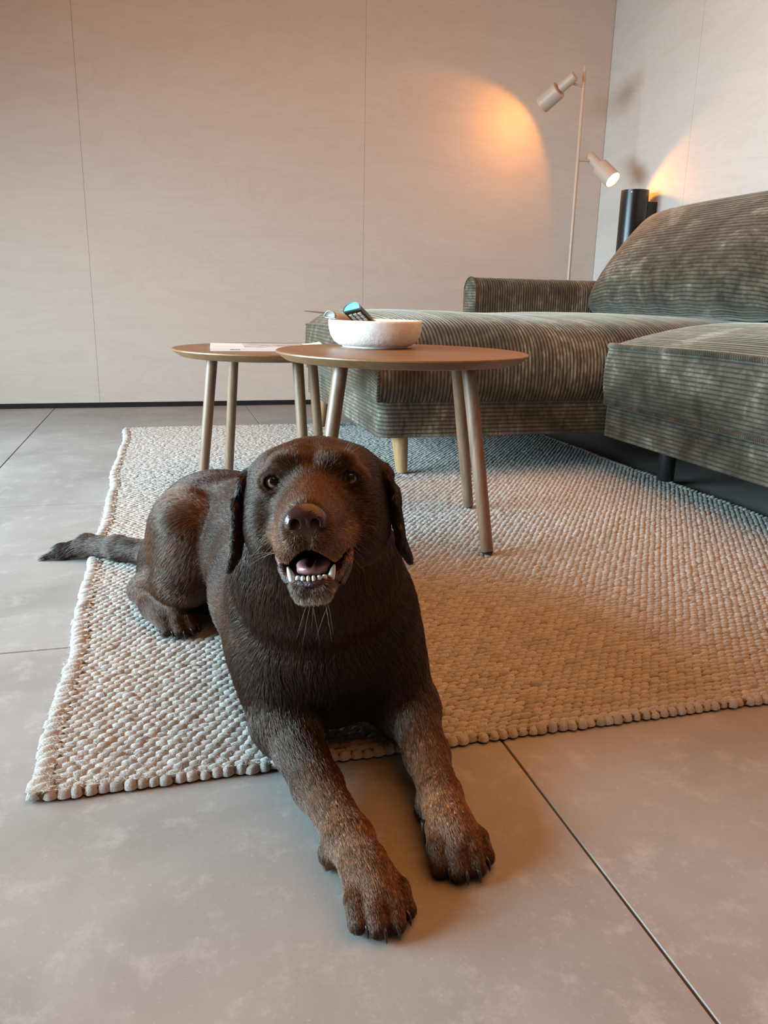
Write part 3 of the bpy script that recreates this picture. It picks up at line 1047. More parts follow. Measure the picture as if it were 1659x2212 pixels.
# right haunch, folded hind leg, foot (picture left)
ell((0.020, 1.275, 0.125), (0.062, 0.105, 0.098), 0.022, RED, 0.014, (-0.45, 0.6, -0.7), R=axes((0.15, -1, 0.35)))
ell((0.060, 1.365, 0.135), (0.085, 0.105, 0.085), 0.03, MID, 0.015, (-0.35, 0.8, -0.5))
cap((0.026, 1.215, 0.165), (0.010, 1.205, 0.095), 0.048, 0.044, 0.02, RED, 0.014, (-0.3, 0.4, -0.9))
cap((0.012, 1.205, 0.090), (-0.052, 1.292, 0.052), 0.040, 0.021, 0.014, RED, 0.011)
ell((-0.028, 1.330, 0.075), (0.032, 0.060, 0.050), 0.02, MID, 0.015, (-0.3, 0.5, -0.8))
cap((-0.056, 1.296, 0.046), (-0.034, 1.232, 0.042), 0.021, 0.021, 0.010, RED, 0.009)
cap((-0.034, 1.232, 0.042), (-0.016, 1.192, 0.034), 0.022, 0.020, 0.010, RED, 0.008)
# left haunch, hidden behind the breast
ell((0.235, 1.27, 0.110), (0.060, 0.105, 0.090), 0.025, MID, 0.014, (0.4, 0.6, -0.7))
cap((0.235, 1.20, 0.08), (0.285, 1.32, 0.045), 0.042, 0.022, 0.02, MID, 0.012)
cap((0.285, 1.315, 0.04), (0.27, 1.20, 0.036), 0.021, 0.021, 0.012, MID, 0.009)
# tail
T = [(0.030, 1.470, 0.075), (-0.040, 1.492, 0.048), (-0.105, 1.560, 0.041), (-0.165, 1.622, 0.031), (-0.218, 1.638, 0.0165), (-0.252, 1.634, 0.006)]
TR = [0.030, 0.022, 0.0215, 0.0195, 0.013, 0.0045]
for i in range(5):
    cap(T[i], T[i + 1], TR[i], TR[i + 1], 0.012, MID, 0.016 if i < 3 else 0.018)
# forelegs: upper arm, elbow, forearm, wrist
R_ = [(0.113, 0.866, 0.115), (0.113, 0.808, 0.056), (0.132, 0.708, 0.034), (0.147, 0.622, 0.030), (0.1525, 0.578, 0.026)]
RR = [0.043, 0.033, 0.0235, 0.0205, 0.0215]
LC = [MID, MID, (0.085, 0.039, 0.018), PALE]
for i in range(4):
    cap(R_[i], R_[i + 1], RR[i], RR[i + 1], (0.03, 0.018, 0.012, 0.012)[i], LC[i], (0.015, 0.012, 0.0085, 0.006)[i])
L_ = [(0.240, 0.850, 0.115), (0.262, 0.802, 0.056), (0.260, 0.732, 0.036), (0.2525, 0.664, 0.031), (0.2495, 0.622, 0.027)]
LR = [0.040, 0.030, 0.0225, 0.0200, 0.0215]
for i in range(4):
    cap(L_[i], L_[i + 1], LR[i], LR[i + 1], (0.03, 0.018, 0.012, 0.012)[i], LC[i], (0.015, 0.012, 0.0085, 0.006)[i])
# carpal pads with their tuft
ell((0.129, 0.630, 0.014), (0.009, 0.018, 0.012), 0.008, MID, 0.012, (-0.5, 0.5, -0.3))
ell((0.238, 0.672, 0.014), (0.008, 0.016, 0.012), 0.008, MID, 0.010, (-0.5, 0.5, -0.3))
CLAWS = []


def paw(c, yaw, s=1.0, z0=0.0, col=PALE, dew=None):
    """four arched toes; c: middle of the paw on the ground, yaw: turn of its axis from -Y towards +X"""
    f = np.array([math.sin(yaw), -math.cos(yaw), 0.0]); r = np.array([math.cos(yaw), math.sin(yaw), 0.0]); u = np.array([0, 0, 1.0])
    P = lambda x, y, z: np.array(c) + (r * x + f * y + u * (z)) * s + u * z0
    cap(P(0, -0.030, 0.030), P(0, 0.006, 0.026), 0.0225 * s, 0.0215 * s, 0.010, col, 0.006)
    for x, y, w, sp in ((-0.0245, -0.006, 0.0108, -0.22), (-0.0090, 0.006, 0.0116, -0.07), (0.0085, 0.006, 0.0116, 0.07), (0.0240, -0.007, 0.0106, 0.22)):
        x2 = x * 1.12
        cap(P(x * 0.72, y - 0.012, 0.030), P(x, y + 0.014, 0.0255), w * 0.95 * s, w * s, 0.0035, col, 0.005)
        cap(P(x, y + 0.014, 0.0255), P(x2, y + 0.030, 0.0125), w * s, w * 0.93 * s, 0.0035, MID, 0.005)
        xc = x2 + 0.0075 * (1 if sp < 0 else -0.4) * (1 if abs(sp) > 0.1 else 0.6)
        CLAWS.append((P(xc, y + 0.033, 0.0172), P(xc + sp * 0.006, y + 0.0420, 0.0132), P(xc + sp * 0.008, y + 0.0455, 0.0045), 0.0028 * s))
    ell(P(0, 0.004, 0.012), (0.024 * s, 0.022 * s, 0.012 * s), 0.006, DARK, 0.004, f)
    if dew is not None:
        q = P(*dew)
        CLAWS.append((q, q + (f * 0.5 - r * 0.1 - u * 0.55) * 0.013, q + (f * 0.5 - r * 0.05 - u * 1.0) * 0.021, 0.0032))


paw((0.1560, 0.562, 0.0), 0.10, 0.84)
paw((0.2490, 0.610, 0.0), 0.06, 0.87, dew=(-0.0262, -0.030, 0.032))
paw((-0.004, 1.192, 0.0), 0.42, 0.92, 0.014, RED)
paw((0.262, 1.17, 0.0), 0.1, 0.9, 0.014, MID)

# head ------------------------------------------------------------
B_ = (0, -1, 0.25)
ell((0, -2.4, 0.7), (6.1, 6.9, 5.0), 2, MID, 0.008, (0, -1, 0.1), head=True)
ell((0, 1.2, 2.2), (4.2, 3.6, 3.0), 1.5, MID, 0.006, (0, -0.7, 0.7), head=True)
for s in (-1, 1):
    ell((s * 3.9, -1.2, -0.2), (2.8, 4.8, 4.4), 1.6, MID, 0.008, (s * 0.5, -1, -0.4), head=True)
    ell((s * 4.15, 0.2, -3.2), (2.55, 3.8, 3.4), 1.6, MID, 0.010, (s * 0.5, -1, -0.6), head=True)
    ell((s * 2.35, 3.35, 3.35), (1.45, 1.25, 0.85), 1.0, RED, 0.006, (s * 0.5, -0.6, 0.7), head=True)
    cap((s * 1.25, 3.0, -0.9), (s * 0.85, 10.9, -2.2), 2.2, 1.40, 1.2, RED, 0.0062, B_, head=True)
    # flews: upper lips hanging to either side of the notch below the nose
    cap((s * 2.2, 4.2, -3.3), (s * 1.35, 9.6, -3.75), 1.65, 1.35, 1.0, PALE, 0.0062, (s * 0.3, -1, -0.5), head=True)
    cap((s * 1.35, 9.6, -3.75), (s * 0.85, 11.3, -3.35), 1.30, 0.95, 0.8, PALE, 0.0050, (s * 0.3, -1, -0.5), head=True)
    ell((s * 3.5, 3.15, 1.6), (1.60, 1.25, 1.30), 0.5, RED, 0.004, (s * 0.6, -0.8, 0.2), head=True)
cap((0, 3.4, 0.5), (0, 10.6, -1.05), 2.1, 1.40, 1.0, RED, 0.0062, B_, head=True)
# lower jaw, dropped open
cap((0, 0.6, -6.3), (0, 8.4, -7.45), 2.4, 1.05, 1.2, MID, 0.009, (0, -1, -0.4), head=True)
for s in (-1, 1):
    cap((s * 1.9, 2.6, -6.3), (s * 0.85, 9.0, -7.35), 1.25, 0.95, 0.8, MID, 0.006, (s * 0.2, -1, -0.4), head=True)
ell((0, 9.1, -8.25), (1.45, 0.70, 0.36), 0.5, GREYCHIN, 0.006, (0, -0.4, -1), head=True)
# ears
for s in (-1, 1):
    E = [(5.2, -2.9, 2.9), (6.7, -2.3, 2.0), (7.55, -1.7, -0.2), (7.75, -1.2, -2.8), (8.0, -0.8, -4.9), (8.6, -0.5, -6.4)]
    Wd = [2.2, 3.0, 3.4, 3.1, 2.2, 0.9]
    for i in range(5):
        a, b = np.array(E[i], float), np.array(E[i + 1], float)
        a[0] *= s; b[0] *= s
        d = b - a; L = np.linalg.norm(d); d /= L
        fw = np.array([0, 1.0, 0]); fw -= d * (fw @ d); fw /= np.linalg.norm(fw)
        Rm = np.stack([np.cross(fw, d), fw, d], 1)
        ell((a + b) / 2, (0.42 if i else 0.75, (Wd[i] + Wd[i + 1]) / 2, L * 0.78), 0.55, DARK, 0.008 if i < 2 else 0.0045, d, R=Rm, head=True)
# cuts: mouth, furrow of the brow, eye openings
ell((0, 7.0, -5.35), (1.85, 6.6, 1.45), 0.35, MID, 0, lst=CUT, head=True)
ell((0, 10.6, -4.75), (1.0, 2.4, 1.25), 0.5, MID, 0, lst=CUT, head=True)
CAVITY = list(CUT)
cap((0, 3.6, 4.9), (0, -1.5, 7.0), 0.55, 0.55, 1.0, MID, 0, lst=CUT, head=True)
cap((0.0, 4.6, 3.3), (0, 3.9, 4.6), 0.35, 0.5, 0.9, MID, 0, lst=CUT, head=True)
EYES = []
for s, gx in ((-1, 0.02), (1, -0.02)):
    c = np.array((s * 3.5, 3.00, 1.60))
    EYES.append(c)
    ell(c + np.array((s * -0.10, 1.0, -0.07)), (0.84, 1.1, 0.60), 0.12, MID, 0, lst=CUT, head=True)


def smin(a, b, k):
    h = np.clip(0.5 + 0.5 * (b - a) / k, 0, 1)
    return b + (a - b) * h - k * h * (1 - h)


def axis_grid(lo, hi, f0, f1, fine, coarse):
    a = np.arange(lo, f0, coarse); b = np.arange(f0, f1, fine); c = np.arange(f1, hi, coarse)
    return np.concatenate([a, b, c]).astype(np.float32)


def fill(D, xs, ys, zs, prims, sub=False):
    for p in prims:
        m = p.k + 0.008
        ix = np.searchsorted(xs, [p.lo[0] - m, p.hi[0] + m]); iy = np.searchsorted(ys, [p.lo[1] - m, p.hi[1] + m]); iz = np.searchsorted(zs, [p.lo[2] - m, p.hi[2] + m])
        if ix[0] == ix[1] or iy[0] == iy[1] or iz[0] == iz[1]: continue
        sl = (slice(*ix), slice(*iy), slice(*iz))
        G = np.stack(np.meshgrid(xs[sl[0]], ys[sl[1]], zs[sl[2]], indexing='ij'), -1)
        d = p.d(G).astype(np.float32)
        if sub: D[sl] = -smin(-D[sl], d, p.k)
        else: D[sl] = smin(D[sl], d, p.k)


def surface_nets(D, xs, ys, zs):
    S = D < 0
    nx, ny, nz = D.shape
    cnt = np.zeros((nx - 1, ny - 1, nz - 1), np.int8)
    for i in (0, 1):
        for j in (0, 1):
            for k in (0, 1):
                cnt += S[i:nx - 1 + i, j:ny - 1 + j, k:nz - 1 + k]
    act = np.argwhere((cnt > 0) & (cnt < 8))
    idx = np.full(cnt.shape, -1, np.int32)
    idx[tuple(act.T)] = np.arange(len(act))
    acc = np.zeros((len(act), 3)); num = np.zeros(len(act))
    I, J, K = act.T
    ax = (xs, ys, zs)
    for e in range(3):
        o1, o2 = [q for q in range(3) if q != e]
        for p in (0, 1):
            for q in (0, 1):
                off = [0, 0, 0]; off[o1] = p; off[o2] = q
                A = [I + off[0], J + off[1], K + off[2]]
                Bc = list(A); Bc[e] = A[e] + 1
                da, db = D[tuple(A)], D[tuple(Bc)]
                m = (da < 0) != (db < 0)
                t = np.where(m, da / np.where(m, da - db, 1), 0)
                pt = np.stack([ax[w][A[w]] for w in range(3)], 1).astype(float)
                pt[:, e] += t * (ax[e][Bc[e]] - ax[e][A[e]])
                acc += pt * m[:, None]; num += m
    V = acc / num[:, None]
    F = []
    for e in range(3):
        sl0 = [slice(None)] * 3; sl1 = [slice(None)] * 3
        sl0[e] = slice(0, -1); sl1[e] = slice(1, None)
        ch = S[tuple(sl0)] != S[tuple(sl1)]
        o1, o2 = (e + 1) % 3, (e + 2) % 3
        q = np.argwhere(ch)
        q = q[(q[:, o1] > 0) & (q[:, o2] > 0) & (q[:, o1] < D.shape[o1] - 1) & (q[:, o2] < D.shape[o2] - 1)]
        def cell(a, b):
            r = q.copy(); r[:, o1] += a; r[:, o2] += b
            return idx[tuple(r.T)]
        f = np.stack([cell(-1, -1), cell(0, -1), cell(0, 0), cell(-1, 0)], 1)
        inside = S[tuple(q.T)]
        f[~inside] = f[~inside][:, ::-1]
        F.append(f)
    return V, np.vstack(F)


def sculpt(prims, cuts, box_lo, box_hi, h, name, mat, parent, smooth_it=1):
    ax = [np.arange(box_lo[i], box_hi[i], h).astype(np.float32) for i in range(3)]
    D = np.full([len(a) for a in ax], 0.05, np.float32)
    fill(D, *ax, prims); fill(D, *ax, cuts, True)
    V, F = surface_nets(D, *ax)
    o = mesh_obj(name, V, F, mat, parent)
    return o


def relax(V, F, it=2):
    e = np.vstack([F[:, [0, 1]], F[:, [1, 2]], F[:, [2, 3]], F[:, [3, 0]]])
    for _ in range(it):
        acc = np.zeros_like(V); n = np.zeros(len(V))
        for a, b in ((0, 1), (1, 0)):
            np.add.at(acc, e[:, a], V[e[:, b]]); np.add.at(n, e[:, a], 1)
        V = V * 0.4 + 0.6 * acc / n[:, None]
    return V


def build_dog():
    dog = empty('dog', 'chocolate-brown labrador lying on the rug, mouth open, looking at the viewer', 'dog', (0.14, 1.0, 0.0))
    do = np.array(dog.location)
    xs = axis_grid(-0.30, 0.37, 0.045, 0.240, 0.0015, 0.0036)
    ys = axis_grid(0.49, 1.68, 0.560, 0.770, 0.0015, 0.0036)
    zs = axis_grid(-0.004, 0.44, 0.235, 0.425, 0.0015, 0.0030)
    D = np.full((len(xs), len(ys), len(zs)), 0.05, np.float32)
    fill(D, xs, ys, zs, PR)
    fill(D, xs, ys, zs, CUT, True)
    # the ground: tiles in front, the rug behind its front edge
    g = np.where((ys > RY0)[None, :, None] & (xs > RX0)[:, None, None], 0.0140, 0.0010).astype(np.float32)
    D = np.maximum(D, (g - zs[None, None, :]).astype(np.float32))
    V, F = surface_nets(D, xs, ys, zs)
    V = relax(V, F, 1)
    del D
    print('dog', V.shape, F.shape)
    # blended per-point data from the sculpture's pieces
    def blend(P, sig=0.006):
        P = P.astype(np.float32)
        c = np.zeros((len(P), 3)); fl = np.zeros((len(P), 3)); ln = np.zeros(len(P)); w = np.zeros(len(P)) + 1e-9
        for p in PR:
            near = np.all((P > p.lo - 0.03) & (P < p.hi + 0.03), axis=1)
            i = np.nonzero(near)[0]
            if not len(i): continue
            k = np.exp(-np.clip(p.d(P[i]), -0.002, None) / sig)
            c[i] += k[:, None] * p.col; fl[i] += k[:, None] * p.flow; ln[i] += k * p.ln; w[i] += k
        return c / w[:, None], fl / w[:, None], ln / w

    def cutd(P):
        d = np.full(len(P), 1.0)
        for p in CAVITY: d = np.minimum(d, p.d(P.astype(np.float32)))
        return d

    def eyed(P):
        return np.minimum(*[np.linalg.norm(P - HL(c + np.array((0, 1.0, 0))), axis=1) for c in EYES])
    def nosed(P):
        q = (P - HO) @ HM * 100
        pad = np.maximum.reduce([np.hypot(q[:, 0] / 1.58, (q[:, 2] + 1.5) / 1.10) - 1.0, q[:, 1] * -1 + 11.0])
        return np.minimum(pad, np.maximum.reduce([np.abs(q[:, 0]) - 0.30, q[:, 1] * -1 + 11.0, np.abs(q[:, 2] + 2.6) - 0.7]))
    cols, fl, ln = blend(V)
    cav, ey, no = cutd(V), eyed(V), nosed(V)
    wet = np.clip(1 - cav / 0.0022, 0, 1)
    skin = np.array((0.065, 0.016, 0.014))
    cols = cols * (1 - wet[:, None]) + skin * wet[:, None]
    rim = np.clip(1 - (ey - 0.0078) / 0.0018, 0, 1)[:, None]
    cols = cols * (1 - rim) + np.array((0.008, 0.004, 0.003)) * rim
    m = M('dog_coat')
    at = m.n('ShaderNodeAttribute', attribute_name='coat')
    nz = m.noise(m.coord('Object'), 160.0, 4, 0.6)
    m.color(m.mix(m.math('MULTIPLY', nz, 0.7), at.outputs['Color'], (0.006, 0.003, 0.002)))
    aw = m.n('ShaderNodeAttribute', attribute_name='wet')
    m.l(m.ramp(aw.outputs['Fac'], [(0, (0.6,) * 3), (1, (0.22,) * 3)]), m.b.inputs['Roughness'])
    m.b.inputs['Specular IOR Level'].default_value = 0.12
    body = mesh_obj('body', V - do, F, m.m, dog)
    color_attr(body, 'coat', cols)
    wa = body.data.attributes.new('wet', 'FLOAT', 'POINT')
    wa.data.foreach_set('value', wet.astype(np.float32))

    # ---- fur: short curves rooted over the coat
    tri = np.vstack([F[:, [0, 1, 2]], F[:, [0, 2, 3]]])
    A, Bv, C = V[tri[:, 0]], V[tri[:, 1]], V[tri[:, 2]]
    nrm = np.cross(Bv - A, C - A)
    ar = np.linalg.norm(nrm, axis=1) / 2
    cen = (A + Bv + C) / 3
    camd = np.linalg.norm(cen - np.array((0, 0, 0.525)), axis=1)
    dens = ar / camd ** 1.6
    toward = ((np.array((0, 0, 0.525)) - cen) * nrm).sum(1) / (2 * ar * camd + 1e-12)
    dens *= np.where(toward < -0.35, 0.25, 1.0)
    ln_t = ln[tri].mean(1)
    dens *= np.clip(0.012 / (ln_t + 1e-4), 0.7, 1.9)
    dens[cen[:, 2] < 0.004] = 0
    N = FUR_N
    pick = rng.choice(len(tri), N, p=dens / dens.sum())
    r1, r2 = np.sqrt(rng.random(N)), rng.random(N)
    P0 = (1 - r1)[:, None] * A[pick] + (r1 * (1 - r2))[:, None] * Bv[pick] + (r1 * r2)[:, None] * C[pick]
    # smooth normals
    vn = np.zeros_like(V)
    for k in range(3): np.add.at(vn, tri[:, k], nrm)
    vn /= np.linalg.norm(vn, axis=1)[:, None] + 1e-12
    n = vn[tri[pick]].mean(1); n /= np.linalg.norm(n, axis=1)[:, None]
    c, _, _ = blend(P0, 0.0045)
    _, fl2, ln2 = blend(P0, 0.010)
    keep = (cutd(P0) > 0.0028) & (eyed(P0) > 0.0092) & (nosed(P0) > 0.05)
    P0, n, c, fl2, ln2 = P0[keep], n[keep], c[keep], fl2[keep], ln2[keep]
    N = len(P0)
    # slow swirl in the lie of the coat, plus locks
    def wave(P, s, ph):
        return np.stack([np.sin(P[:, 1] * s + ph) + np.sin(P[:, 2] * s * 1.3 + ph * 2), np.sin(P[:, 2] * s * 0.9 + ph * 3) + np.sin(P[:, 0] * s * 1.1), np.sin(P[:, 0] * s * 1.2 + ph) + np.sin(P[:, 1] * s * 0.8 + ph)], 1) * 0.5
    fl2 = fl2 / (np.linalg.norm(fl2, axis=1)[:, None] + 1e-6)
    long_ = np.clip((ln2 - 0.009) / 0.012, 0, 1)[:, None]
    fl2 = fl2 + wave(P0, 34, 0.7) * (0.12 + 0.25 * long_) + wave(P0, 95, 2.1) * (0.08 + 0.30 * long_) + rng.normal(0, 0.13, (N, 3))
    t = fl2 - n * (fl2 * n).sum(1)[:, None]
    t /= np.linalg.norm(t, axis=1)[:, None] + 1e-6
    L = (ln2 * rng.uniform(0.65, 1.2, N))[:, None]
    lift = (0.20 + 0.10 * long_[:, 0] + rng.normal(0, 0.07, N))[:, None]
    lift = np.clip(lift + np.clip((0.0085 - ln2) / 0.004, 0, 1)[:, None] * 0.22, 0.05, 0.7)
    sideb = rng.normal(0, 0.10, (N, 3))
    K = 4
    s = np.linspace(0, 1, K)
    pts = P0[:, None] + t[:, None] * (L * s)[..., None] + n[:, None] * (L * lift * (s * (1.35 - 0.75 * s)))[..., None] + sideb[:, None] * (L * s ** 2)[..., None] * 0.7
    pts = pts - n[:, None] * 0.0006
    pts[..., 2] += (long_ * -0.15 * L * s ** 2)
    gz = np.where((P0[:, 1] > RY0) & (P0[:, 0] > RX0), 0.0135, 0.0006)[:, None]
    pts[..., 2] = np.maximum(pts[..., 2], gz)
    # locks: every strand leans towards the tip of the lock it belongs to; each lock has its own tone
    cell = np.where(ln2 > 0.0125, 0.0065, np.where(ln2 > 0.007, 0.0036, 0.0022))
    jit = P0 + 0.35 * cell[:, None] * wave(P0, 400, 0.3)
    key = np.floor(jit / cell[:, None]).astype(np.int64)
    key -= key.min(0)
    cls = np.where(ln2 > 0.0125, 0, np.where(ln2 > 0.007, 1, 2))
    _, inv = np.unique(((cls * 4096 + key[:, 0]) * 4096 + key[:, 1]) * 4096 + key[:, 2], return_inverse=True)
    inv = inv.ravel()
    cnt = np.bincount(inv).astype(float)
    mean = np.stack([np.bincount(inv, pts[:, -1, q]) / cnt for q in range(3)], 1)[inv]
    cw = np.array([0.0, 0.18, 0.42, 0.62])[None, :, None] * (0.55 + 0.45 * long_)[:, None, :]
    tipo = mean - pts[:, -1]
    pts = pts + tipo[:, None, :] * cw
    lock = rng.lognormal(0, 0.33, len(cnt))[inv][:, None]
    tone = np.clip(rng.normal(1.0, 0.25, N), 0.4, 2.0)[:, None] * (1 + 0.30 * (wave(P0, 60, 1.3)[:, :1])) * lock
    hc = np.clip(c * tone, 0.002, 0.6)
    # scattered pale hairs on the forelegs and chin
    cu = bpy.data.hair_curves.new('fur')
    cu.add_curves([K] * N)
    cu.points.foreach_set('position', (pts - do).astype(np.float32).ravel())
    ra = cu.attributes.get('radius') or cu.attributes.new('radius', 'FLOAT', 'POINT')
    base = np.where(ln2 > 0.01, 0.00021, 0.00016)[:, None] * np.array([0.9, 1.0, 0.75, 0.2])[None]
    ra.data.foreach_set('value', base.astype(np.float32).ravel())
    ca = cu.attributes.new('coat', 'FLOAT_COLOR', 'CURVE')
    ca.data.foreach_set('color', np.hstack([hc, np.ones((N, 1))]).astype(np.float32).ravel())
    m = M('dog_hair')
    at = m.n('ShaderNodeAttribute', attribute_name='coat')
    hi = m.n('ShaderNodeHairInfo')
    col = m.mix(m.math('MULTIPLY', hi.outputs['Intercept'], 0.55), at.outputs['Color'], m.mix(1.0, at.outputs['Color'], (2.2, 1.9, 1.7), 'MULTIPLY'))
    m.color(col)
    m.set(Roughness=0.40)
    m.b.inputs['Specular IOR Level'].default_value = 0.58
    m.b.inputs['Specular Tint'].default_value = (1.0, 0.84, 0.72, 1)
    fur = bpy.data.objects.new('fur', cu)
    COL.objects.link(fur)
    cu.materials.append(m.m)
    fur.parent = dog
    tag(fur, 'short dense chocolate-brown coat', kind='stuff')

    # ---- nose
    NP, NC = [], []
    ell((0, 11.6, -1.25), (1.45, 1.05, 1.15), 0.5, MID, 0, lst=NP, head=True)
    for s_ in (-1, 1):
        ell((s_ * 0.95, 11.75, -1.75), (0.85, 0.90, 1.0), 0.35, MID, 0, lst=NP, head=True)
        ell((s_ * 0.78, 12.75, -1.85), (0.40, 0.80, 0.48), 0.10, MID, 0, lst=NC, head=True)
        cap((s_ * 0.95, 12.4, -2.2), (s_ * 1.75, 12.0, -2.4), 0.18, 0.12, 0.12, MID, 0, lst=NC, head=True)
    cap((0, 11.9, -1.9), (0, 11.7, -3.4), 0.48, 0.25, 0.3, MID, 0, lst=NP, head=True)
    cap((0, 12.66, -1.5), (0, 12.15, -3.5), 0.07, 0.10, 0.16, MID, 0, lst=NC, head=True)
    m = M('nose_leather')
    nv = m.n('ShaderNodeTexVoronoi'); nv.inputs['Scale'].default_value = 900
    m.l(m.coord('Object'), nv.inputs['Vector'])
    m.color((0.034, 0.0135, 0.011)); m.set(Roughness=0.22)
    m.bump(nv.outputs['Distance'], 0.22, 0.0006)
    c0 = HL((0, 11.9, -1.9))
    o = sculpt(NP, NC, c0 - 0.032, c0 + 0.032, 0.0006, 'nose', m.m, dog)
    o.location = -do
    tag(o, 'moist dark brown nose with two nostrils')

    # ---- eyes
    m = M('amber_eye')
    tc = m.n('ShaderNodeTexCoord')
    sep = m.n('ShaderNodeSeparateXYZ'); m.l(tc.outputs['Object'], sep.inputs[0])
    r = m.math('SQRT', m.math('ADD', m.math('MULTIPLY', sep.outputs[0], sep.outputs[0]), m.math('MULTIPLY', sep.outputs[1], sep.outputs[1])))
    rr = m.math('DIVIDE', r, 0.0098)
    nz = m.noise(m.coord('Object', (300, 300, 60)), 1.0, 3, 0.6)
    iris = m.mix(nz, (0.19, 0.11, 0.045), (0.36, 0.24, 0.12))
    c_ = m.ramp(rr, [(0.0, (0.002,) * 3), (0.42, (0.002,) * 3), (0.47, (0.5, 0.5, 0.5)), (0.80, (0.5, 0.5, 0.5))])
    msk = m.ramp(rr, [(0.38, (0, 0, 0)), (0.44, (1, 1, 1))])
    limb = m.ramp(rr, [(0.68, (0, 0, 0)), (0.76, (1, 1, 1))])
    c_ = m.mix(msk, (0.0015, 0.001, 0.001), iris)
    c_ = m.mix(limb, c_, (0.035, 0.018, 0.012))
    m.color(c_)
    m.set(Roughness=0.25)
    m.b.inputs['Coat Weight'].default_value = 1.0
    m.b.inputs['Coat Roughness'].default_value = 0.03
    a = np.linspace(0, math.pi, 33)
    prof = [(0.0106 * math.sin(t), 0.0106 * math.cos(t) + (0.0011 * max(0, math.cos(t) - 0.72) / 0.28)) for t in a][::-1]
    for e in EYES:
        gz = HM.T @ (np.array((0.0, 0.0, 0.56)) - HL(e))
        gz = gz / np.linalg.norm(gz)
        o = lathe('eye', prof, m.m, dog, 48, cap0=False, cap1=False, sharp=0)
        g = HV(gz)
        o.location = HL(e) - do
        o.rotation_euler = Vector(g).to_track_quat('Z', 'Y').to_euler()
        tag(o, 'amber eye with round black pupil')

    # ---- mouth: tongue, gums, teeth
    TP, TC = [], []
    ell((0, 6.2, -5.75), (1.50, 3.3, 0.60), 0.3, MID, 0, lst=TP, head=True)
    ell((0, 8.3, -6.05), (1.25, 1.05, 0.42), 0.5, MID, 0, lst=TP, head=True)
    cap((0, 9.6, -5.50), (0, 4.5, -5.05), 0.12, 0.16, 0.4, MID, 0, lst=TC, head=True)
    m = M('tongue_flesh')
    m.color(m.mix(m.noise(m.coord('Object'), 300.0, 3, 0.6), (0.30, 0.11, 0.12), (0.40, 0.18, 0.18)))
    m.set(Roughness=0.28)
    m.bump(m.noise(m.coord('Object'), 900.0, 2, 0.6), 0.25, 0.0006)
    c0 = HL((0, 6.6, -6.1))
    o = sculpt(TP, TC, c0 - 0.042, c0 + 0.042, 0.0010, 'tongue', m.m, dog)
    o.location = -do
    tag(o, 'purplish pink tongue')
    GP = []
    arc = [(-2.9, 3.6, -5.2), (-2.55, 5.8, -5.75), (-2.1, 7.8, -6.45), (-1.55, 9.0, -6.85), (-0.75, 9.65, -7.0), (0, 9.8, -7.05), (0.75, 9.65, -7.0), (1.55, 9.0, -6.85), (2.1, 7.8, -6.45), (2.55, 5.8, -5.75), (2.9, 3.6, -5.2)]
    AQ = smooth_path(arc, 60)
    for i in range(59):
        wv = 0.27 + (0.09 * math.sin(i * 2.3) + 0.05 * math.sin(i * 1.1) if abs(i - 30) > 11 else 0.02)
        cap(AQ[i], AQ[i + 1], wv, wv, 0.2, MID, 0, lst=GP, head=True)
    # loose folds of lip at the corners of the mouth
    for s_ in (-1, 1):
        FQ = smooth_path([(s_ * 2.9, 4.6, -4.4), (s_ * 3.05, 5.6, -4.9), (s_ * 2.8, 6.6, -5.6), (s_ * 2.55, 7.6, -6.2), (s_ * 2.15, 8.6, -6.9)], 16)
        for i in range(15):
            wv = 0.26 + 0.12 * math.sin(i * 2.2) + 0.05 * math.sin(i * 5.1)
            cap(FQ[i], FQ[i + 1], wv, wv, 0.2, MID, 0, lst=GP, head=True)
        if s_ > 0:
            FQ = smooth_path([(2.7, 5.4, -4.0), (3.2, 5.9, -4.9), (3.0, 6.7, -6.0), (2.5, 7.9, -7.2)], 14)
            for i in range(13): cap(FQ[i], FQ[i + 1], 0.30 + 0.08 * math.sin(i * 2.6), 0.30, 0.2, MID, 0, lst=GP, head=True)
    m = M('lip_flesh')
    m.color(m.ramp(m.noise(m.coord('Object'), 150.0, 5, 0.65), [(0.40, (0.012, 0.005, 0.004)), (0.54, (0.045, 0.012, 0.010)), (0.68, (0.27, 0.065, 0.052))]))
    m.set(Roughness=0.2)
    m.bump(m.noise(m.coord('Object'), 330.0, 4, 0.65), 1.0, 0.002)
    c0 = HL((0, 6.7, -6.1))
    o = sculpt(GP, [], c0 - 0.046, c0 + 0.046, 0.0008, 'lower_lip', m.m, dog)
    o.location = -do
    tag(o, 'wet dark red lower lip and gums')
    IV = M('tooth_ivory')
    IV.color(IV.mix(IV.noise(IV.coord('Object'), 220.0, 3, 0.5), (0.70, 0.60, 0.44), (0.82, 0.78, 0.68)))
    IV.set(Roughness=0.22)
    for s_ in (-1, 1):
        P = smooth_path([HL((s_ * 1.55, 8.9, -6.95)) - do, HL((s_ * 1.72, 9.1, -6.3)) - do, HL((s_ * 1.98, 9.05, -5.55)) - do], 9)
        o = tube('canine_tooth', P, np.array([0.0029, 0.0031, 0.0031, 0.0030, 0.0028, 0.0025, 0.0021, 0.0015, 0.0007]), IV.m, dog, 14)
        o.data.set_sharp_from_angle(angle=3.0)
        tag(o, 'long ivory lower canine tooth')
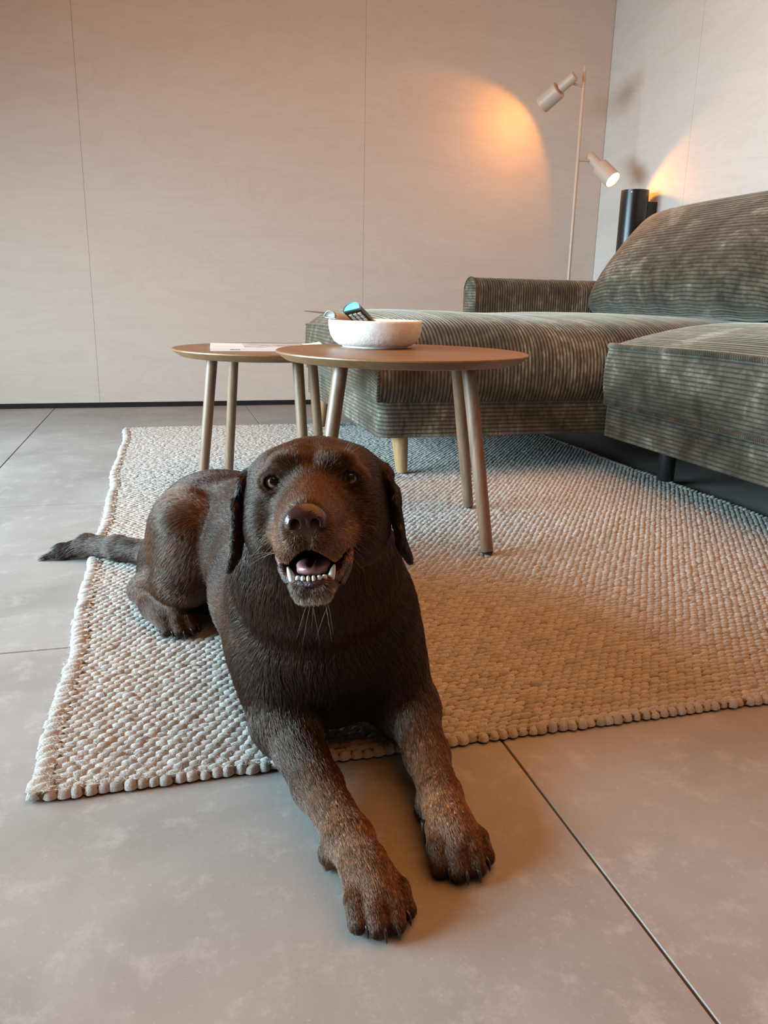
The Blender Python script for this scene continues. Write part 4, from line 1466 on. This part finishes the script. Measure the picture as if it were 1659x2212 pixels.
    for k, x in enumerate((-1.12, -0.68, -0.22, 0.22, 0.68, 1.12)):
        y = 9.78 - 0.45 * (abs(x) / 1.12) ** 2
        rr_ = (0.0024, 0.0020, 0.0017, 0.0018, 0.0020, 0.0024)[k]
        P = [HL((x, y, -6.95)) - do, HL((x, y + 0.03, -6.55)) - do, HL((x, y + 0.05, -6.38)) - do, HL((x, y + 0.05, -6.30)) - do]
        o = tube('incisor_tooth', P, [rr_ * 0.8, rr_, rr_ * 0.85, rr_ * 0.35], IV.m, dog, 12)
        o.data.set_sharp_from_angle(angle=3.0)
    # ---- claws
    CLM = plain('dark_horn', (0.018, 0.014, 0.013), 0.25)
    for a_, b_, c_, r_ in CLAWS:
        P = smooth_path([a_ - do, b_ - do, c_ - do], 8)
        o = tube('claw', P, r_ * np.array([1.0, 1.0, 0.95, 0.86, 0.74, 0.58, 0.40, 0.15]), CLM, dog, 12)
        o.data.set_sharp_from_angle(angle=3.0)
    # ---- whiskers
    W = []
    for i in range(34):
        s_ = rng.choice([-1, 1])
        if i < 20:
            p = HL((s_ * rng.uniform(2.0, 3.2), rng.uniform(7.0, 10.5), rng.uniform(-4.4, -2.2))); d = HV((s_ * rng.uniform(0.6, 1.0), rng.uniform(-0.5, 0.3), rng.uniform(-0.8, 0.1))); L_w = rng.uniform(0.015, 0.035)
        elif i < 28:
            p = HL((rng.uniform(-1.4, 1.4), 9.5, -8.8)); d = HV((rng.normal(0, 0.4), rng.uniform(0, 0.4), -1)); L_w = rng.uniform(0.015, 0.035)
        else:
            p = HL((s_ * rng.uniform(2.4, 3.4), 3.9, rng.uniform(3.2, 3.8))); d = HV((s_ * rng.uniform(0.3, 0.9), 0.5, 0.9)); L_w = rng.uniform(0.02, 0.04)
        d = d / np.linalg.norm(d)
        q = [p + d * L_w * t_ + np.array((0, 0, -1)) * L_w * 0.25 * t_ ** 2 for t_ in np.linspace(0, 1, 5)]
        W.append(np.array(q) - do)
    cu = bpy.data.hair_curves.new('whiskers')
    cu.add_curves([5] * len(W))
    cu.points.foreach_set('position', np.array(W, np.float32).ravel())
    ra = cu.attributes.get('radius') or cu.attributes.new('radius', 'FLOAT', 'POINT')
    ra.data.foreach_set('value', np.tile(np.array([0.00014, 0.00013, 0.00010, 0.00007, 0.00003], np.float32), len(W)))
    o = bpy.data.objects.new('whiskers', cu)
    COL.objects.link(o)
    cu.materials.append(plain('pale_whisker', (0.16, 0.115, 0.085), 0.4))
    o.parent = dog
    tag(o, 'fine whiskers', kind='stuff')


FUR_N = 620000
build_dog()
